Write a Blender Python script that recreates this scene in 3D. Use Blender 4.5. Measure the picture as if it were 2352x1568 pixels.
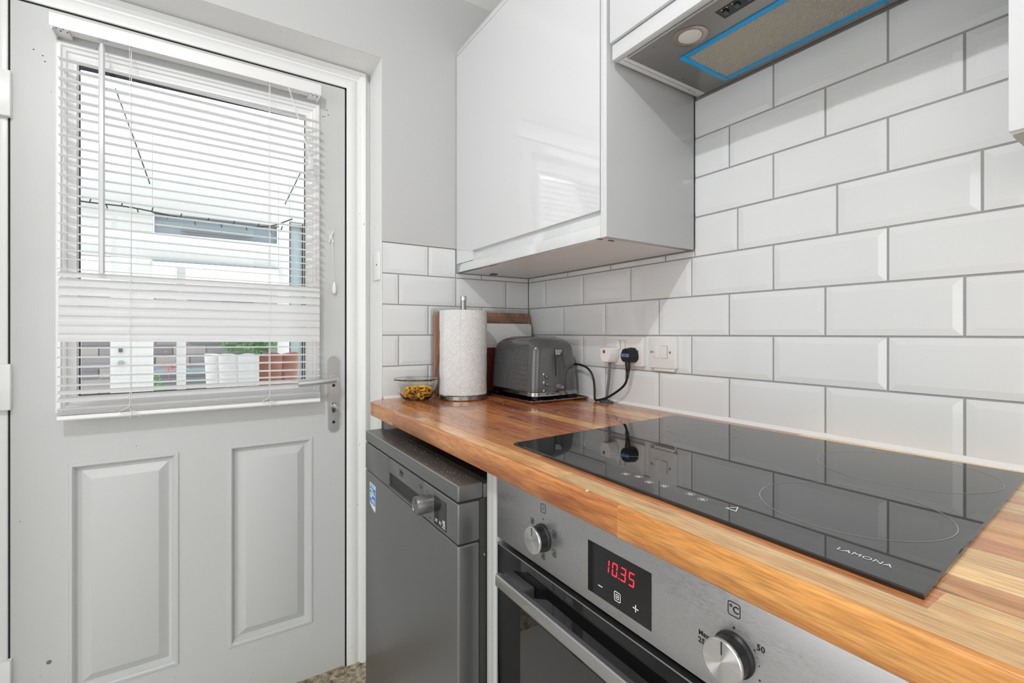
import bpy, bmesh, math, random
from mathutils import Vector, Matrix
random.seed(7)
PI = math.pi
S = bpy.context.scene
COL = S.collection
for o in list(bpy.data.objects):
    bpy.data.objects.remove(o, do_unlink=True)

# ------------------------------------------------------------------ camera
cam_d = bpy.data.cameras.new('camera')
cam = bpy.data.objects.new('camera', cam_d)
COL.objects.link(cam)
cam_d.sensor_width = 36.0
cam_d.lens = 36.0 * 1079.8 / 2352
cam_d.shift_y = -18.5 / 2352
cam_d.clip_start = 0.02
YAW = 0.5745
cam.location = (-1.0194, -1.4594, 1.115)
cam.rotation_euler = (PI / 2, 0, -YAW)
S.camera = cam

# ------------------------------------------------------------------ world, lights, exposure
w = bpy.data.worlds.new('overcast_sky')
S.world = w
w.use_nodes = True
bg = w.node_tree.nodes['Background']
bg.inputs[0].default_value = (0.93, 0.97, 1.0, 1)
bg.inputs[1].default_value = 2.9

def area(name, loc, rot, sx, sy, power, col=(1, 1, 1)):
    d = bpy.data.lights.new(name, 'AREA')
    d.shape = 'RECTANGLE'
    d.size = sx; d.size_y = sy; d.energy = power; d.color = col
    o = bpy.data.objects.new(name, d)
    COL.objects.link(o)
    o.location = loc; o.rotation_euler = rot
    return o

area('rear_fill_light', (-1.55, -3.36, 1.10), (PI / 2, 0, 0), 1.8, 2.0, 14, (1.0, 1.0, 0.995))  # added soft fill behind the camera; the rear wall has no window
area('side_fill_light', (-2.86, -1.75, 1.15), (0, -PI / 2, 0), 1.8, 1.9, 22, (1.0, 1.0, 0.995))  # unseen fill lamp added at the left wall to lift the corner
ld = bpy.data.lights.new('ceiling_bulb', 'POINT')
ld.energy = 29; ld.shadow_soft_size = 0.012; ld.color = (1.0, 1.0, 1.0)
lo = bpy.data.objects.new('ceiling_bulb', ld)
COL.objects.link(lo)
lo.location = (-1.39, -1.37, 2.215)

vs = S.view_settings
vs.view_transform = 'Standard'; vs.look = 'None'; vs.gamma = 1.0
vs.use_curve_mapping = False
vs.exposure = 0.0

# ------------------------------------------------------------------ materials
def srgb(r, g, b):
    f = lambda c: (c / 255 / 12.92) if c / 255 <= 0.04045 else ((c / 255 + 0.055) / 1.055) ** 2.4
    return (f(r), f(g), f(b), 1)

def mat(name, col, rough=0.5, metal=0.0, coat=0.0, trans=0.0, ior=1.45, emit=None, es=0, spec=0.5):
    m = bpy.data.materials.new(name)
    m.use_nodes = True
    b = m.node_tree.nodes['Principled BSDF']
    b.inputs['Base Color'].default_value = col
    b.inputs['Roughness'].default_value = rough
    b.inputs['Metallic'].default_value = metal
    b.inputs['Coat Weight'].default_value = coat
    b.inputs['Coat Roughness'].default_value = 0.05
    b.inputs['Transmission Weight'].default_value = trans
    b.inputs['IOR'].default_value = ior
    b.inputs['Specular IOR Level'].default_value = spec
    if emit:
        b.inputs['Emission Color'].default_value = emit
        b.inputs['Emission Strength'].default_value = es
    return m

def nd(m, t, **kw):
    n = m.node_tree.nodes.new(t)
    for k, v in kw.items():
        setattr(n, k, v)
    return n
def lk(m, a, b): m.node_tree.links.new(a, b)
def bs(m): return m.node_tree.nodes['Principled BSDF']

def bump(m, scale, strength, dist=0.001, stretch=(1, 1, 1), detail=3.0):
    tc = nd(m, 'ShaderNodeTexCoord'); mp = nd(m, 'ShaderNodeMapping'); mp.inputs['Scale'].default_value = stretch
    n = nd(m, 'ShaderNodeTexNoise'); n.inputs['Scale'].default_value = scale; n.inputs['Detail'].default_value = detail
    b = nd(m, 'ShaderNodeBump'); b.inputs['Strength'].default_value = strength; b.inputs['Distance'].default_value = dist
    lk(m, tc.outputs['Object'], mp.inputs[0]); lk(m, mp.outputs[0], n.inputs['Vector'])
    lk(m, n.outputs['Fac'], b.inputs['Height']); lk(m, b.outputs[0], bs(m).inputs['Normal'])
    return n

def specks(m, base, dark, scale=60, thr=0.24, stretch=(1, 1, 1), gate=0.5):
    """small scattered chips and marks of their own shape in the paint"""
    tc = nd(m, 'ShaderNodeTexCoord'); mp = nd(m, 'ShaderNodeMapping'); mp.inputs['Scale'].default_value = stretch
    v = nd(m, 'ShaderNodeTexVoronoi'); v.inputs['Scale'].default_value = scale
    n = nd(m, 'ShaderNodeTexNoise'); n.inputs['Scale'].default_value = scale * 0.12; n.inputs['Detail'].default_value = 2
    c1 = nd(m, 'ShaderNodeMath', operation='LESS_THAN'); c1.inputs[1].default_value = thr
    c2 = nd(m, 'ShaderNodeMath', operation='GREATER_THAN'); c2.inputs[1].default_value = gate
    mu = nd(m, 'ShaderNodeMath', operation='MULTIPLY')
    mx = nd(m, 'ShaderNodeMix', data_type='RGBA')
    mx.inputs['A'].default_value = base; mx.inputs['B'].default_value = dark
    lk(m, tc.outputs['Object'], mp.inputs[0]); lk(m, mp.outputs[0], v.inputs['Vector']); lk(m, mp.outputs[0], n.inputs['Vector'])
    lk(m, v.outputs['Distance'], c1.inputs[0]); lk(m, n.outputs['Fac'], c2.inputs[0])
    lk(m, c1.outputs[0], mu.inputs[0]); lk(m, c2.outputs[0], mu.inputs[1]); lk(m, mu.outputs[0], mx.inputs['Factor'])
    lk(m, mx.outputs['Result'], bs(m).inputs['Base Color'])

M = {}
M['wall'] = mat('wall_paint', srgb(196, 197, 197), 0.6); bump(M['wall'], 14, 0.25, 0.004)
M['ceil'] = mat('ceiling_paint', srgb(232, 232, 230), 0.8)
M['door'] = mat('door_paint', srgb(203, 205, 204), 0.38)
specks(M['door'], srgb(203, 205, 204), srgb(120, 118, 112), 42, 0.06, (1, 1, 1), 0.60)
bump(M['door'], 30, 0.12, 0.002, (3, 3, 0.5))
M['frame'] = mat('frame_gloss_paint', srgb(240, 241, 240), 0.3)
specks(M['frame'], srgb(240, 241, 240), srgb(110, 105, 98), 70, 0.10, (1, 1, 0.6), 0.62)
bump(M['frame'], 25, 0.25, 0.003)
M['bead'] = mat('window_bead_white', srgb(240, 240, 240), 0.25)
M['gasket'] = mat('black_gasket', srgb(38, 34, 40), 0.6)
M['gap'] = mat('dark_gap', srgb(40, 40, 40), 0.9)
M['glass'] = mat('door_glass', (1, 1, 1, 1), 0.0, trans=1.0, ior=1.45)
_m = M['glass']; _o = [n for n in _m.node_tree.nodes if n.type == 'OUTPUT_MATERIAL'][0]
_t = nd(_m, 'ShaderNodeBsdfTransparent'); _g = nd(_m, 'ShaderNodeBsdfGlossy'); _g.inputs['Roughness'].default_value = 0.0
_f = nd(_m, 'ShaderNodeFresnel'); _f.inputs['IOR'].default_value = 1.45; _x = nd(_m, 'ShaderNodeMixShader')
lk(_m, _f.outputs[0], _x.inputs[0]); lk(_m, _t.outputs[0], _x.inputs[1]); lk(_m, _g.outputs[0], _x.inputs[2]); lk(_m, _x.outputs[0], _o.inputs[0])
M['clear'] = mat('clear_glass', (0.97, 0.99, 0.98, 1), 0.0, trans=1.0, ior=1.45)
M['slat'] = mat('blind_slat', srgb(249, 249, 249), 0.3)
_m = M['slat']; _o = [n for n in _m.node_tree.nodes if n.type == 'OUTPUT_MATERIAL'][0]
_t = nd(_m, 'ShaderNodeBsdfTranslucent'); _t.inputs[0].default_value = (.97, .97, .97, 1); _x = nd(_m, 'ShaderNodeMixShader'); _x.inputs[0].default_value = .68
lk(_m, bs(_m).outputs[0], _x.inputs[1]); lk(_m, _t.outputs[0], _x.inputs[2]); lk(_m, _x.outputs[0], _o.inputs[0])
M['blindw'] = mat('blind_white_plastic', srgb(240, 240, 240), 0.35)
M['cord'] = mat('white_cord', srgb(232, 232, 230), 0.7)
M['wand'] = mat('tilt_wand_plastic', srgb(216, 218, 220), 0.12, coat=0.5)
M['tile'] = mat('glazed_tile', srgb(226, 229, 230), 0.05, spec=0.7)
bump(M['tile'], 9, 0.10, 0.004, detail=1.0)
M['grout'] = mat('grey_grout', srgb(158, 158, 157), 0.9)
gn = bump(M['grout'], 300, 0.5, 0.001)
M['silicone'] = mat('white_silicone', srgb(236, 236, 234), 0.3)
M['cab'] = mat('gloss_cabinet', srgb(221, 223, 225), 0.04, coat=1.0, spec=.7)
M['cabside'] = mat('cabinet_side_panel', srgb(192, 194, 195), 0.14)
M['cabin'] = mat('cabinet_underside', srgb(232, 233, 234), 0.35)
M['panel'] = mat('end_panel_laminate', srgb(196, 196, 194), 0.3)
M['hoodgrey'] = mat('hood_grey_metal', srgb(148, 146, 143), 0.34, 0.6)
M['blue'] = mat('blue_film', srgb(0, 160, 226), 0.3, coat=0.15)
M['black'] = mat('black_plastic', srgb(28, 28, 30), 0.35)
M['dkgrey'] = mat('dark_grey_plastic', srgb(70, 71, 73), 0.35)
M['white'] = mat('white_plastic', srgb(232, 232, 231), 0.22)
M['ink'] = mat('dark_print', srgb(34, 34, 36), 0.5)
M['whiteink'] = mat('white_print', srgb(230, 232, 235), 0.5)
M['ring'] = mat('hob_ring_print', srgb(150, 152, 156), 0.4)
M['led'] = mat('red_led', (1, 0.02, 0.02, 1), 0.5, emit=(1.0, 0.012, 0.03, 1), es=2.2)
M['chrome'] = mat('polished_chrome', srgb(215, 215, 216), 0.12, 1.0)
M['satin'] = mat('satin_aluminium', srgb(190, 191, 192), 0.3, 1.0)
M['handle'] = mat('satin_door_handle', srgb(200, 201, 201), 0.32, 0.8)
M['steelband'] = mat('dark_chrome', srgb(150, 148, 146), 0.15, 1.0)
M['hob'] = mat('black_hob_glass', srgb(16, 16, 17), 0.025, spec=0.75, coat=0.0, ior=1.6)
M['ovenglass'] = mat('black_oven_glass', srgb(17, 17, 18), 0.04, spec=0.6)
M['dw'] = mat('dark_silver_paint', srgb(122, 122, 122), 0.32, 0.72)
M['dwtop'] = mat('dark_lid', srgb(62, 62, 61), 0.4, 0.3)
M['tdark'] = mat('black_tray', srgb(26, 27, 29), 0.3)
M['copper'] = mat('tray_rim_steel', srgb(175, 160, 150), 0.22, 1.0)
M['toaster'] = mat('grey_gloss_toaster', srgb(80, 81, 82), 0.16, coat=0.6)
M['btn'] = mat('grey_button', srgb(98, 100, 102), 0.25, coat=0.3)
M['sticker'] = mat('blue_sticker', srgb(20, 130, 205), 0.35)
M['paper'] = mat('sticker_paper', srgb(235, 240, 242), 0.5)
M['whiteboard'] = mat('white_board_plastic', srgb(222, 222, 222), 0.4)
M['redboard'] = mat('dark_red_board', srgb(112, 50, 44), 0.4)
M['pipe'] = mat('grey_cable', srgb(112, 116, 122), 0.4)
M['brick'] = mat('grey_brick', srgb(150, 146, 150), 0.9); bump(M['brick'], 40, 0.4, 0.004)
M['upvc'] = mat('white_upvc', srgb(206, 207, 204), 0.35)
M['greyplanter'] = mat('grey_planter', srgb(108, 114, 120), 0.5)
M['leaf'] = mat('green_leaf', srgb(72, 128, 62), 0.5)
M['flower'] = mat('red_flower', srgb(215, 50, 45), 0.5)
M['chairw'] = mat('white_cushion', srgb(206, 206, 204), 0.6)
M['chairb'] = mat('brown_cushion', srgb(128, 78, 60), 0.5)
M['paving'] = mat('pale_paving', srgb(228, 227, 224), 0.9)
M['teal'] = mat('pale_teal_glass', srgb(168, 184, 186), 0.08)
M['greyblue'] = mat('grey_blue_glass', srgb(134, 148, 155), 0.08)  # even grey-blue tone of panes, lintel and planter rim
M['wire'] = mat('dark_wire', srgb(40, 46, 48), 0.6)
M['redmark'] = mat('red_mark', srgb(150, 60, 56), 0.4)
M['plugblue'] = mat('blue_plug_label', srgb(92, 124, 178), 0.4)
M['wrap'] = mat('yellow_wrapper', srgb(246, 194, 52), 0.28, coat=0.4)
M['toffee'] = mat('brown_sweet', srgb(110, 52, 26), 0.3)
M['lamp'] = mat('frosted_lamp', srgb(226, 224, 220), 0.35)

# concrete threshold
m = M['sill'] = mat('concrete_threshold', srgb(168, 156, 136), 0.9)
tc = nd(m, 'ShaderNodeTexCoord'); v = nd(m, 'ShaderNodeTexNoise'); v.inputs['Scale'].default_value = 60; v.inputs['Detail'].default_value = 6
cr = nd(m, 'ShaderNodeValToRGB')
cr.color_ramp.elements[0].position = 0.33; cr.color_ramp.elements[0].color = srgb(96, 84, 66)
cr.color_ramp.elements[1].position = 0.66; cr.color_ramp.elements[1].color = srgb(196, 184, 164)
e = cr.color_ramp.elements.new(0.5); e.color = srgb(160, 148, 126)
lk(m, tc.outputs['Object'], v.inputs['Vector']); lk(m, v.outputs['Fac'], cr.inputs[0]); lk(m, cr.outputs[0], bs(m).inputs['Base Color'])

m = M['floor'] = mat('grey_floor_vinyl', srgb(206, 202, 196), 0.4)
bump(m, 8, 0.2, 0.003)

def brushed(name, col, rough, stretch, metal=1.0, amp=0.25):
    m = mat(name, col, rough, metal)
    tc = nd(m, 'ShaderNodeTexCoord'); mp = nd(m, 'ShaderNodeMapping'); mp.inputs['Scale'].default_value = stretch
    n = nd(m, 'ShaderNodeTexNoise'); n.inputs['Scale'].default_value = 40; n.inputs['Detail'].default_value = 8
    mr = nd(m, 'ShaderNodeMapRange'); mr.inputs['To Min'].default_value = rough * 0.75; mr.inputs['To Max'].default_value = rough * 1.4
    mr.inputs['From Min'].default_value = .3; mr.inputs['From Max'].default_value = .7
    cr = nd(m, 'ShaderNodeMapRange'); cr.inputs['From Min'].default_value = .25; cr.inputs['From Max'].default_value = .75
    cr.inputs['To Min'].default_value = 1 - amp; cr.inputs['To Max'].default_value = 1 + amp * .4
    mx = nd(m, 'ShaderNodeMix', data_type='RGBA', blend_type='MULTIPLY'); mx.inputs['Factor'].default_value = 1
    mx.inputs['A'].default_value = col
    b = nd(m, 'ShaderNodeBump'); b.inputs['Strength'].default_value = .03; b.inputs['Distance'].default_value = .0004
    lk(m, tc.outputs['Object'], mp.inputs[0]); lk(m, mp.outputs[0], n.inputs['Vector'])
    lk(m, n.outputs['Fac'], mr.inputs['Value']); lk(m, mr.outputs[0], bs(m).inputs['Roughness'])
    lk(m, n.outputs['Fac'], cr.inputs['Value']); lk(m, cr.outputs[0], mx.inputs['B'])
    lk(m, mx.outputs['Result'], bs(m).inputs['Base Color'])
    lk(m, n.outputs['Fac'], b.inputs['Height']); lk(m, b.outputs[0], bs(m).inputs['Normal'])
    return m
M['steel'] = brushed('brushed_steel', srgb(180, 180, 181), 0.36, (1, 5, 34), 0.85, 0.14)
M['steelrod'] = brushed('brushed_steel_rod', srgb(170, 168, 164), 0.25, (4, 4, 1), 1.0, 0.2)

# spun-metal face of the oven knobs: real anisotropic metal
m = M['spun'] = mat('spun_aluminium', srgb(215, 215, 215), 0.30, 1.0)
bs(m).inputs['Anisotropic'].default_value = 1.0
tg = nd(m, 'ShaderNodeTangent', direction_type='RADIAL', axis='X')
lk(m, tg.outputs[0], bs(m).inputs['Tangent'])
_tc = nd(m, 'ShaderNodeTexCoord'); _sp = nd(m, 'ShaderNodeSeparateXYZ'); lk(m, _tc.outputs['Object'], _sp.inputs[0])
_cb = nd(m, 'ShaderNodeCombineXYZ'); lk(m, _sp.outputs['Y'], _cb.inputs[0]); lk(m, _sp.outputs['Z'], _cb.inputs[1])
_ln = nd(m, 'ShaderNodeVectorMath', operation='LENGTH'); lk(m, _cb.outputs[0], _ln.inputs[0])
_mu = nd(m, 'ShaderNodeMath', operation='MULTIPLY'); _mu.inputs[1].default_value = 2 * PI / 0.00035; lk(m, _ln.outputs['Value'], _mu.inputs[0])
_si = nd(m, 'ShaderNodeMath', operation='SINE'); lk(m, _mu.outputs[0], _si.inputs[0])
_sc = nd(m, 'ShaderNodeMath', operation='MULTIPLY'); _sc.inputs[1].default_value = .38; lk(m, _si.outputs[0], _sc.inputs[0])
_rd = nd(m, 'ShaderNodeCombineXYZ'); lk(m, _sp.outputs['Y'], _rd.inputs[1]); lk(m, _sp.outputs['Z'], _rd.inputs[2])
_nr = nd(m, 'ShaderNodeVectorMath', operation='NORMALIZE'); lk(m, _rd.outputs[0], _nr.inputs[0])
_vs = nd(m, 'ShaderNodeVectorMath', operation='SCALE'); lk(m, _nr.outputs[0], _vs.inputs[0]); lk(m, _sc.outputs[0], _vs.inputs['Scale'])
_ge = nd(m, 'ShaderNodeNewGeometry'); _ad = nd(m, 'ShaderNodeVectorMath', operation='ADD'); lk(m, _ge.outputs['Normal'], _ad.inputs[0]); lk(m, _vs.outputs[0], _ad.inputs[1])
_n2 = nd(m, 'ShaderNodeVectorMath', operation='NORMALIZE'); lk(m, _ad.outputs[0], _n2.inputs[0]); lk(m, _n2.outputs[0], bs(m).inputs['Normal'])
bs(m).inputs['Anisotropic'].default_value = 0.0; bs(m).inputs['Roughness'].default_value = .18

def wood_mat(name, cols, grain=1.0, rough=0.22, axis='Y', coat=0.35):
    """stave timber; every stave gets its own tone and figure from Object Info"""
    m = mat(name, cols[0], rough, coat=coat)
    tc = nd(m, 'ShaderNodeTexCoord'); oi = nd(m, 'ShaderNodeObjectInfo')
    vm = nd(m, 'ShaderNodeVectorMath', operation='MULTIPLY_ADD')
    cb = nd(m, 'ShaderNodeCombineXYZ')
    mulr = nd(m, 'ShaderNodeMath', operation='MULTIPLY'); mulr.inputs[1].default_value = 37.0
    lk(m, oi.outputs['Random'], mulr.inputs[0])
    for i in range(3): lk(m, mulr.outputs[0], cb.inputs[i])
    vm.inputs[1].default_value = (1, 1, 1)
    lk(m, tc.outputs['Object'], vm.inputs[0]); lk(m, cb.outputs[0], vm.inputs[2])
    mp = nd(m, 'ShaderNodeMapping')
    st = {'Y': (26, 2.2, 26), 'X': (2.2, 26, 26), 'Z': (26, 26, 2.2)}[axis]
    mp.inputs['Scale'].default_value = tuple(s * grain for s in st)
    lk(m, vm.outputs[0], mp.inputs[0])
    n = nd(m, 'ShaderNodeTexNoise'); n.inputs['Scale'].default_value = 1.0; n.inputs['Detail'].default_value = 6; n.inputs['Distortion'].default_value = 1.6
    lk(m, mp.outputs[0], n.inputs['Vector'])
    mp2 = nd(m, 'ShaderNodeMapping')
    st2 = {'Y': (430, 30, 430), 'X': (30, 430, 430), 'Z': (430, 430, 30)}[axis]
    mp2.inputs['Scale'].default_value = st2
    lk(m, vm.outputs[0], mp2.inputs[0])
    n2 = nd(m, 'ShaderNodeTexNoise'); n2.inputs['Scale'].default_value = 1.0; n2.inputs['Detail'].default_value = 4
    lk(m, mp2.outputs[0], n2.inputs['Vector'])
    cr = nd(m, 'ShaderNodeValToRGB')
    k = len(cols)
    cr.color_ramp.elements[0].position = 0.30; cr.color_ramp.elements[0].color = cols[0]
    cr.color_ramp.elements[1].position = 0.72; cr.color_ramp.elements[1].color = cols[-1]
    for i in range(1, k - 1):
        e = cr.color_ramp.elements.new(0.30 + 0.42 * i / (k - 1)); e.color = cols[i]
    lk(m, n.outputs['Fac'], cr.inputs[0])
    mr = nd(m, 'ShaderNodeMapRange'); mr.inputs['From Min'].default_value = .32; mr.inputs['From Max'].default_value = .6
    mr.inputs['To Min'].default_value = .66; mr.inputs['To Max'].default_value = 1.05
    lk(m, n2.outputs['Fac'], mr.inputs['Value'])
    mr3 = nd(m, 'ShaderNodeMapRange'); mr3.inputs['To Min'].default_value = .80; mr3.inputs['To Max'].default_value = 1.16
    lk(m, oi.outputs['Random'], mr3.inputs['Value'])
    mu = nd(m, 'ShaderNodeMath', operation='MULTIPLY'); lk(m, mr.outputs[0], mu.inputs[0]); lk(m, mr3.outputs[0], mu.inputs[1])
    mx = nd(m, 'ShaderNodeMix', data_type='RGBA', blend_type='MULTIPLY'); mx.inputs['Factor'].default_value = 1
    lk(m, cr.outputs[0], mx.inputs['A']); lk(m, mu.outputs[0], mx.inputs['B'])
    kv = nd(m, 'ShaderNodeTexVoronoi'); kv.inputs['Scale'].default_value = 1.0
    mpk = nd(m, 'ShaderNodeMapping'); mpk.inputs['Scale'].default_value = {'Y': (14, 4.5, 14), 'X': (4.5, 14, 14), 'Z': (14, 14, 4.5)}[axis]
    lk(m, vm.outputs[0], mpk.inputs[0]); lk(m, mpk.outputs[0], kv.inputs['Vector'])
    km = nd(m, 'ShaderNodeMapRange'); km.inputs['From Min'].default_value = .05; km.inputs['From Max'].default_value = .11
    km.inputs['To Min'].default_value = .50; km.inputs['To Max'].default_value = 1.0
    lk(m, kv.outputs['Distance'], km.inputs['Value'])
    mxk = nd(m, 'ShaderNodeMix', data_type='RGBA', blend_type='MULTIPLY'); mxk.inputs['Factor'].default_value = 1
    lk(m, mx.outputs['Result'], mxk.inputs['A']); lk(m, km.outputs[0], mxk.inputs['B'])
    lk(m, mxk.outputs['Result'], bs(m).inputs['Base Color'])
    b = nd(m, 'ShaderNodeBump'); b.inputs['Strength'].default_value = .12; b.inputs['Distance'].default_value = .0006
    lk(m, n2.outputs['Fac'], b.inputs['Height']); lk(m, b.outputs[0], bs(m).inputs['Normal'])
    return m
M['wood_red'] = wood_mat('stave_red_brown', [srgb(146, 76, 48), srgb(190, 112, 74), srgb(210, 134, 92)])
M['wood_orange'] = wood_mat('stave_orange', [srgb(172, 100, 54), srgb(214, 140, 84), srgb(230, 162, 104)])
M['wood_gold'] = wood_mat('stave_golden', [srgb(202, 134, 74), srgb(230, 168, 104), srgb(240, 188, 124)])
M['wood_pale'] = wood_mat('stave_pale', [srgb(220, 162, 98), srgb(246, 200, 136), srgb(250, 214, 158)])
M['wood_front_gold'] = wood_mat('golden_edge_stave', [srgb(164, 98, 42), srgb(212, 144, 74), srgb(230, 168, 96)], 1.0, .3)
M['wood_front'] = wood_mat('edge_stave', [srgb(158, 90, 46), srgb(204, 132, 72), srgb(220, 152, 90)], 1.0, .3)
M['wood_dark'] = wood_mat('stave_dark', [srgb(98, 54, 36), srgb(136, 78, 52), srgb(158, 96, 66)])
M['board_wood'] = wood_mat('chopping_board_wood', [srgb(104, 76, 62), srgb(138, 104, 86), srgb(160, 124, 104)], 1.0, 0.5, 'X', 0.0)
M['board_rim'] = wood_mat('chopping_board_rim', [srgb(128, 90, 72), srgb(160, 118, 98), srgb(176, 134, 112)], 1.0, 0.5, 'Z', 0.0)

# expanded-metal look of the grease filter: fine relief
m = M['filter'] = mat('grease_filter_mesh', srgb(190, 178, 158), 0.4, 0.3)
tc = nd(m, 'ShaderNodeTexCoord'); sp = nd(m, 'ShaderNodeSeparateXYZ'); lk(m, tc.outputs['Object'], sp.inputs[0])
def sinus(axis, f, ph=0.0):
    a = nd(m, 'ShaderNodeMath', operation='MULTIPLY_ADD'); a.inputs[1].default_value = f; a.inputs[2].default_value = ph
    lk(m, sp.outputs[axis], a.inputs[0])
    s = nd(m, 'ShaderNodeMath', operation='SINE'); lk(m, a.outputs[0], s.inputs[0]); return s
sa, sb = sinus('X', 2 * PI / 0.0044), sinus('Y', 2 * PI / 0.0044)
mu = nd(m, 'ShaderNodeMath', operation='MULTIPLY'); lk(m, sa.outputs[0], mu.inputs[0]); lk(m, sb.outputs[0], mu.inputs[1])
cr = nd(m, 'ShaderNodeValToRGB'); cr.color_ramp.elements[0].position = 0.25; cr.color_ramp.elements[0].color = srgb(108, 100, 88)
cr.color_ramp.elements[1].position = 0.6; cr.color_ramp.elements[1].color = srgb(240, 232, 216)
ad = nd(m, 'ShaderNodeMath', operation='MULTIPLY_ADD'); ad.inputs[1].default_value = .5; ad.inputs[2].default_value = .5
lk(m, mu.outputs[0], ad.inputs[0]); lk(m, ad.outputs[0], cr.inputs[0]); lk(m, cr.outputs[0], bs(m).inputs['Base Color'])
bb = nd(m, 'ShaderNodeBump'); bb.inputs['Distance'].default_value = .002; lk(m, ad.outputs[0], bb.inputs['Height']); lk(m, bb.outputs[0], bs(m).inputs['Normal'])

# embossed kitchen paper (diagonal basket weave and round medallions as fine relief)
m = M['towel'] = mat('embossed_paper', srgb(238, 240, 241), 0.9)
uv = nd(m, 'ShaderNodeUVMap'); sp = nd(m, 'ShaderNodeSeparateXYZ'); lk(m, uv.outputs[0], sp.inputs[0])
def mth(op, a, b=None, c=None):
    n = nd(m, 'ShaderNodeMath', operation=op)
    for i, x in enumerate((a, b, c)):
        if x is None: continue
        if isinstance(x, (int, float)): n.inputs[i].default_value = x
        else: lk(m, x, n.inputs[i])
    return n.outputs[0]
U, V = sp.outputs['X'], sp.outputs['Y']
CS = 0.0185
p = mth('DIVIDE', mth('ADD', U, V), CS * 1.414); q = mth('DIVIDE', mth('SUBTRACT', U, V), CS * 1.414)
ck = mth('MODULO', mth('ABSOLUTE', mth('ADD', mth('FLOOR', p), mth('FLOOR', q))), 2.0)
fp = mth('FRACT', p); fq = mth('FRACT', q)
st1 = mth('SINE', mth('MULTIPLY', fp, 2 * PI * 4.0)); st2 = mth('SINE', mth('MULTIPLY', fq, 2 * PI * 4.0))
sel = nd(m, 'ShaderNodeMix', data_type='FLOAT'); lk(m, ck, sel.inputs['Factor']); lk(m, st1, sel.inputs['A']); lk(m, st2, sel.inputs['B'])
# medallions on a staggered lattice
LX, LY = 0.105, 0.060
row = mth('FLOOR', mth('DIVIDE', V, LY)); off = mth('MULTIPLY', mth('MODULO', row, 2.0), 0.5)
cu = mth('MULTIPLY', mth('SUBTRACT', mth('FRACT', mth('ADD', mth('DIVIDE', U, LX), off)), 0.5), LX)
cv = mth('MULTIPLY', mth('SUBTRACT', mth('FRACT', mth('DIVIDE', V, LY)), 0.5), LY)
rr = mth('SQRT', mth('ADD', mth('MULTIPLY', cu, cu), mth('MULTIPLY', cv, cv)))
inside = mth('LESS_THAN', rr, 0.0150)
rings = mth('SINE', mth('MULTIPLY', rr, 2 * PI / 0.0052))
sel2 = nd(m, 'ShaderNodeMix', data_type='FLOAT'); lk(m, inside, sel2.inputs['Factor']); lk(m, sel.outputs['Result'], sel2.inputs['A']); lk(m, rings, sel2.inputs['B'])
bb = nd(m, 'ShaderNodeBump'); bb.inputs['Distance'].default_value = .0007; bb.inputs['Strength'].default_value = 1.0
lk(m, sel2.outputs['Result'], bb.inputs['Height']); lk(m, bb.outputs[0], bs(m).inputs['Normal'])

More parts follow.
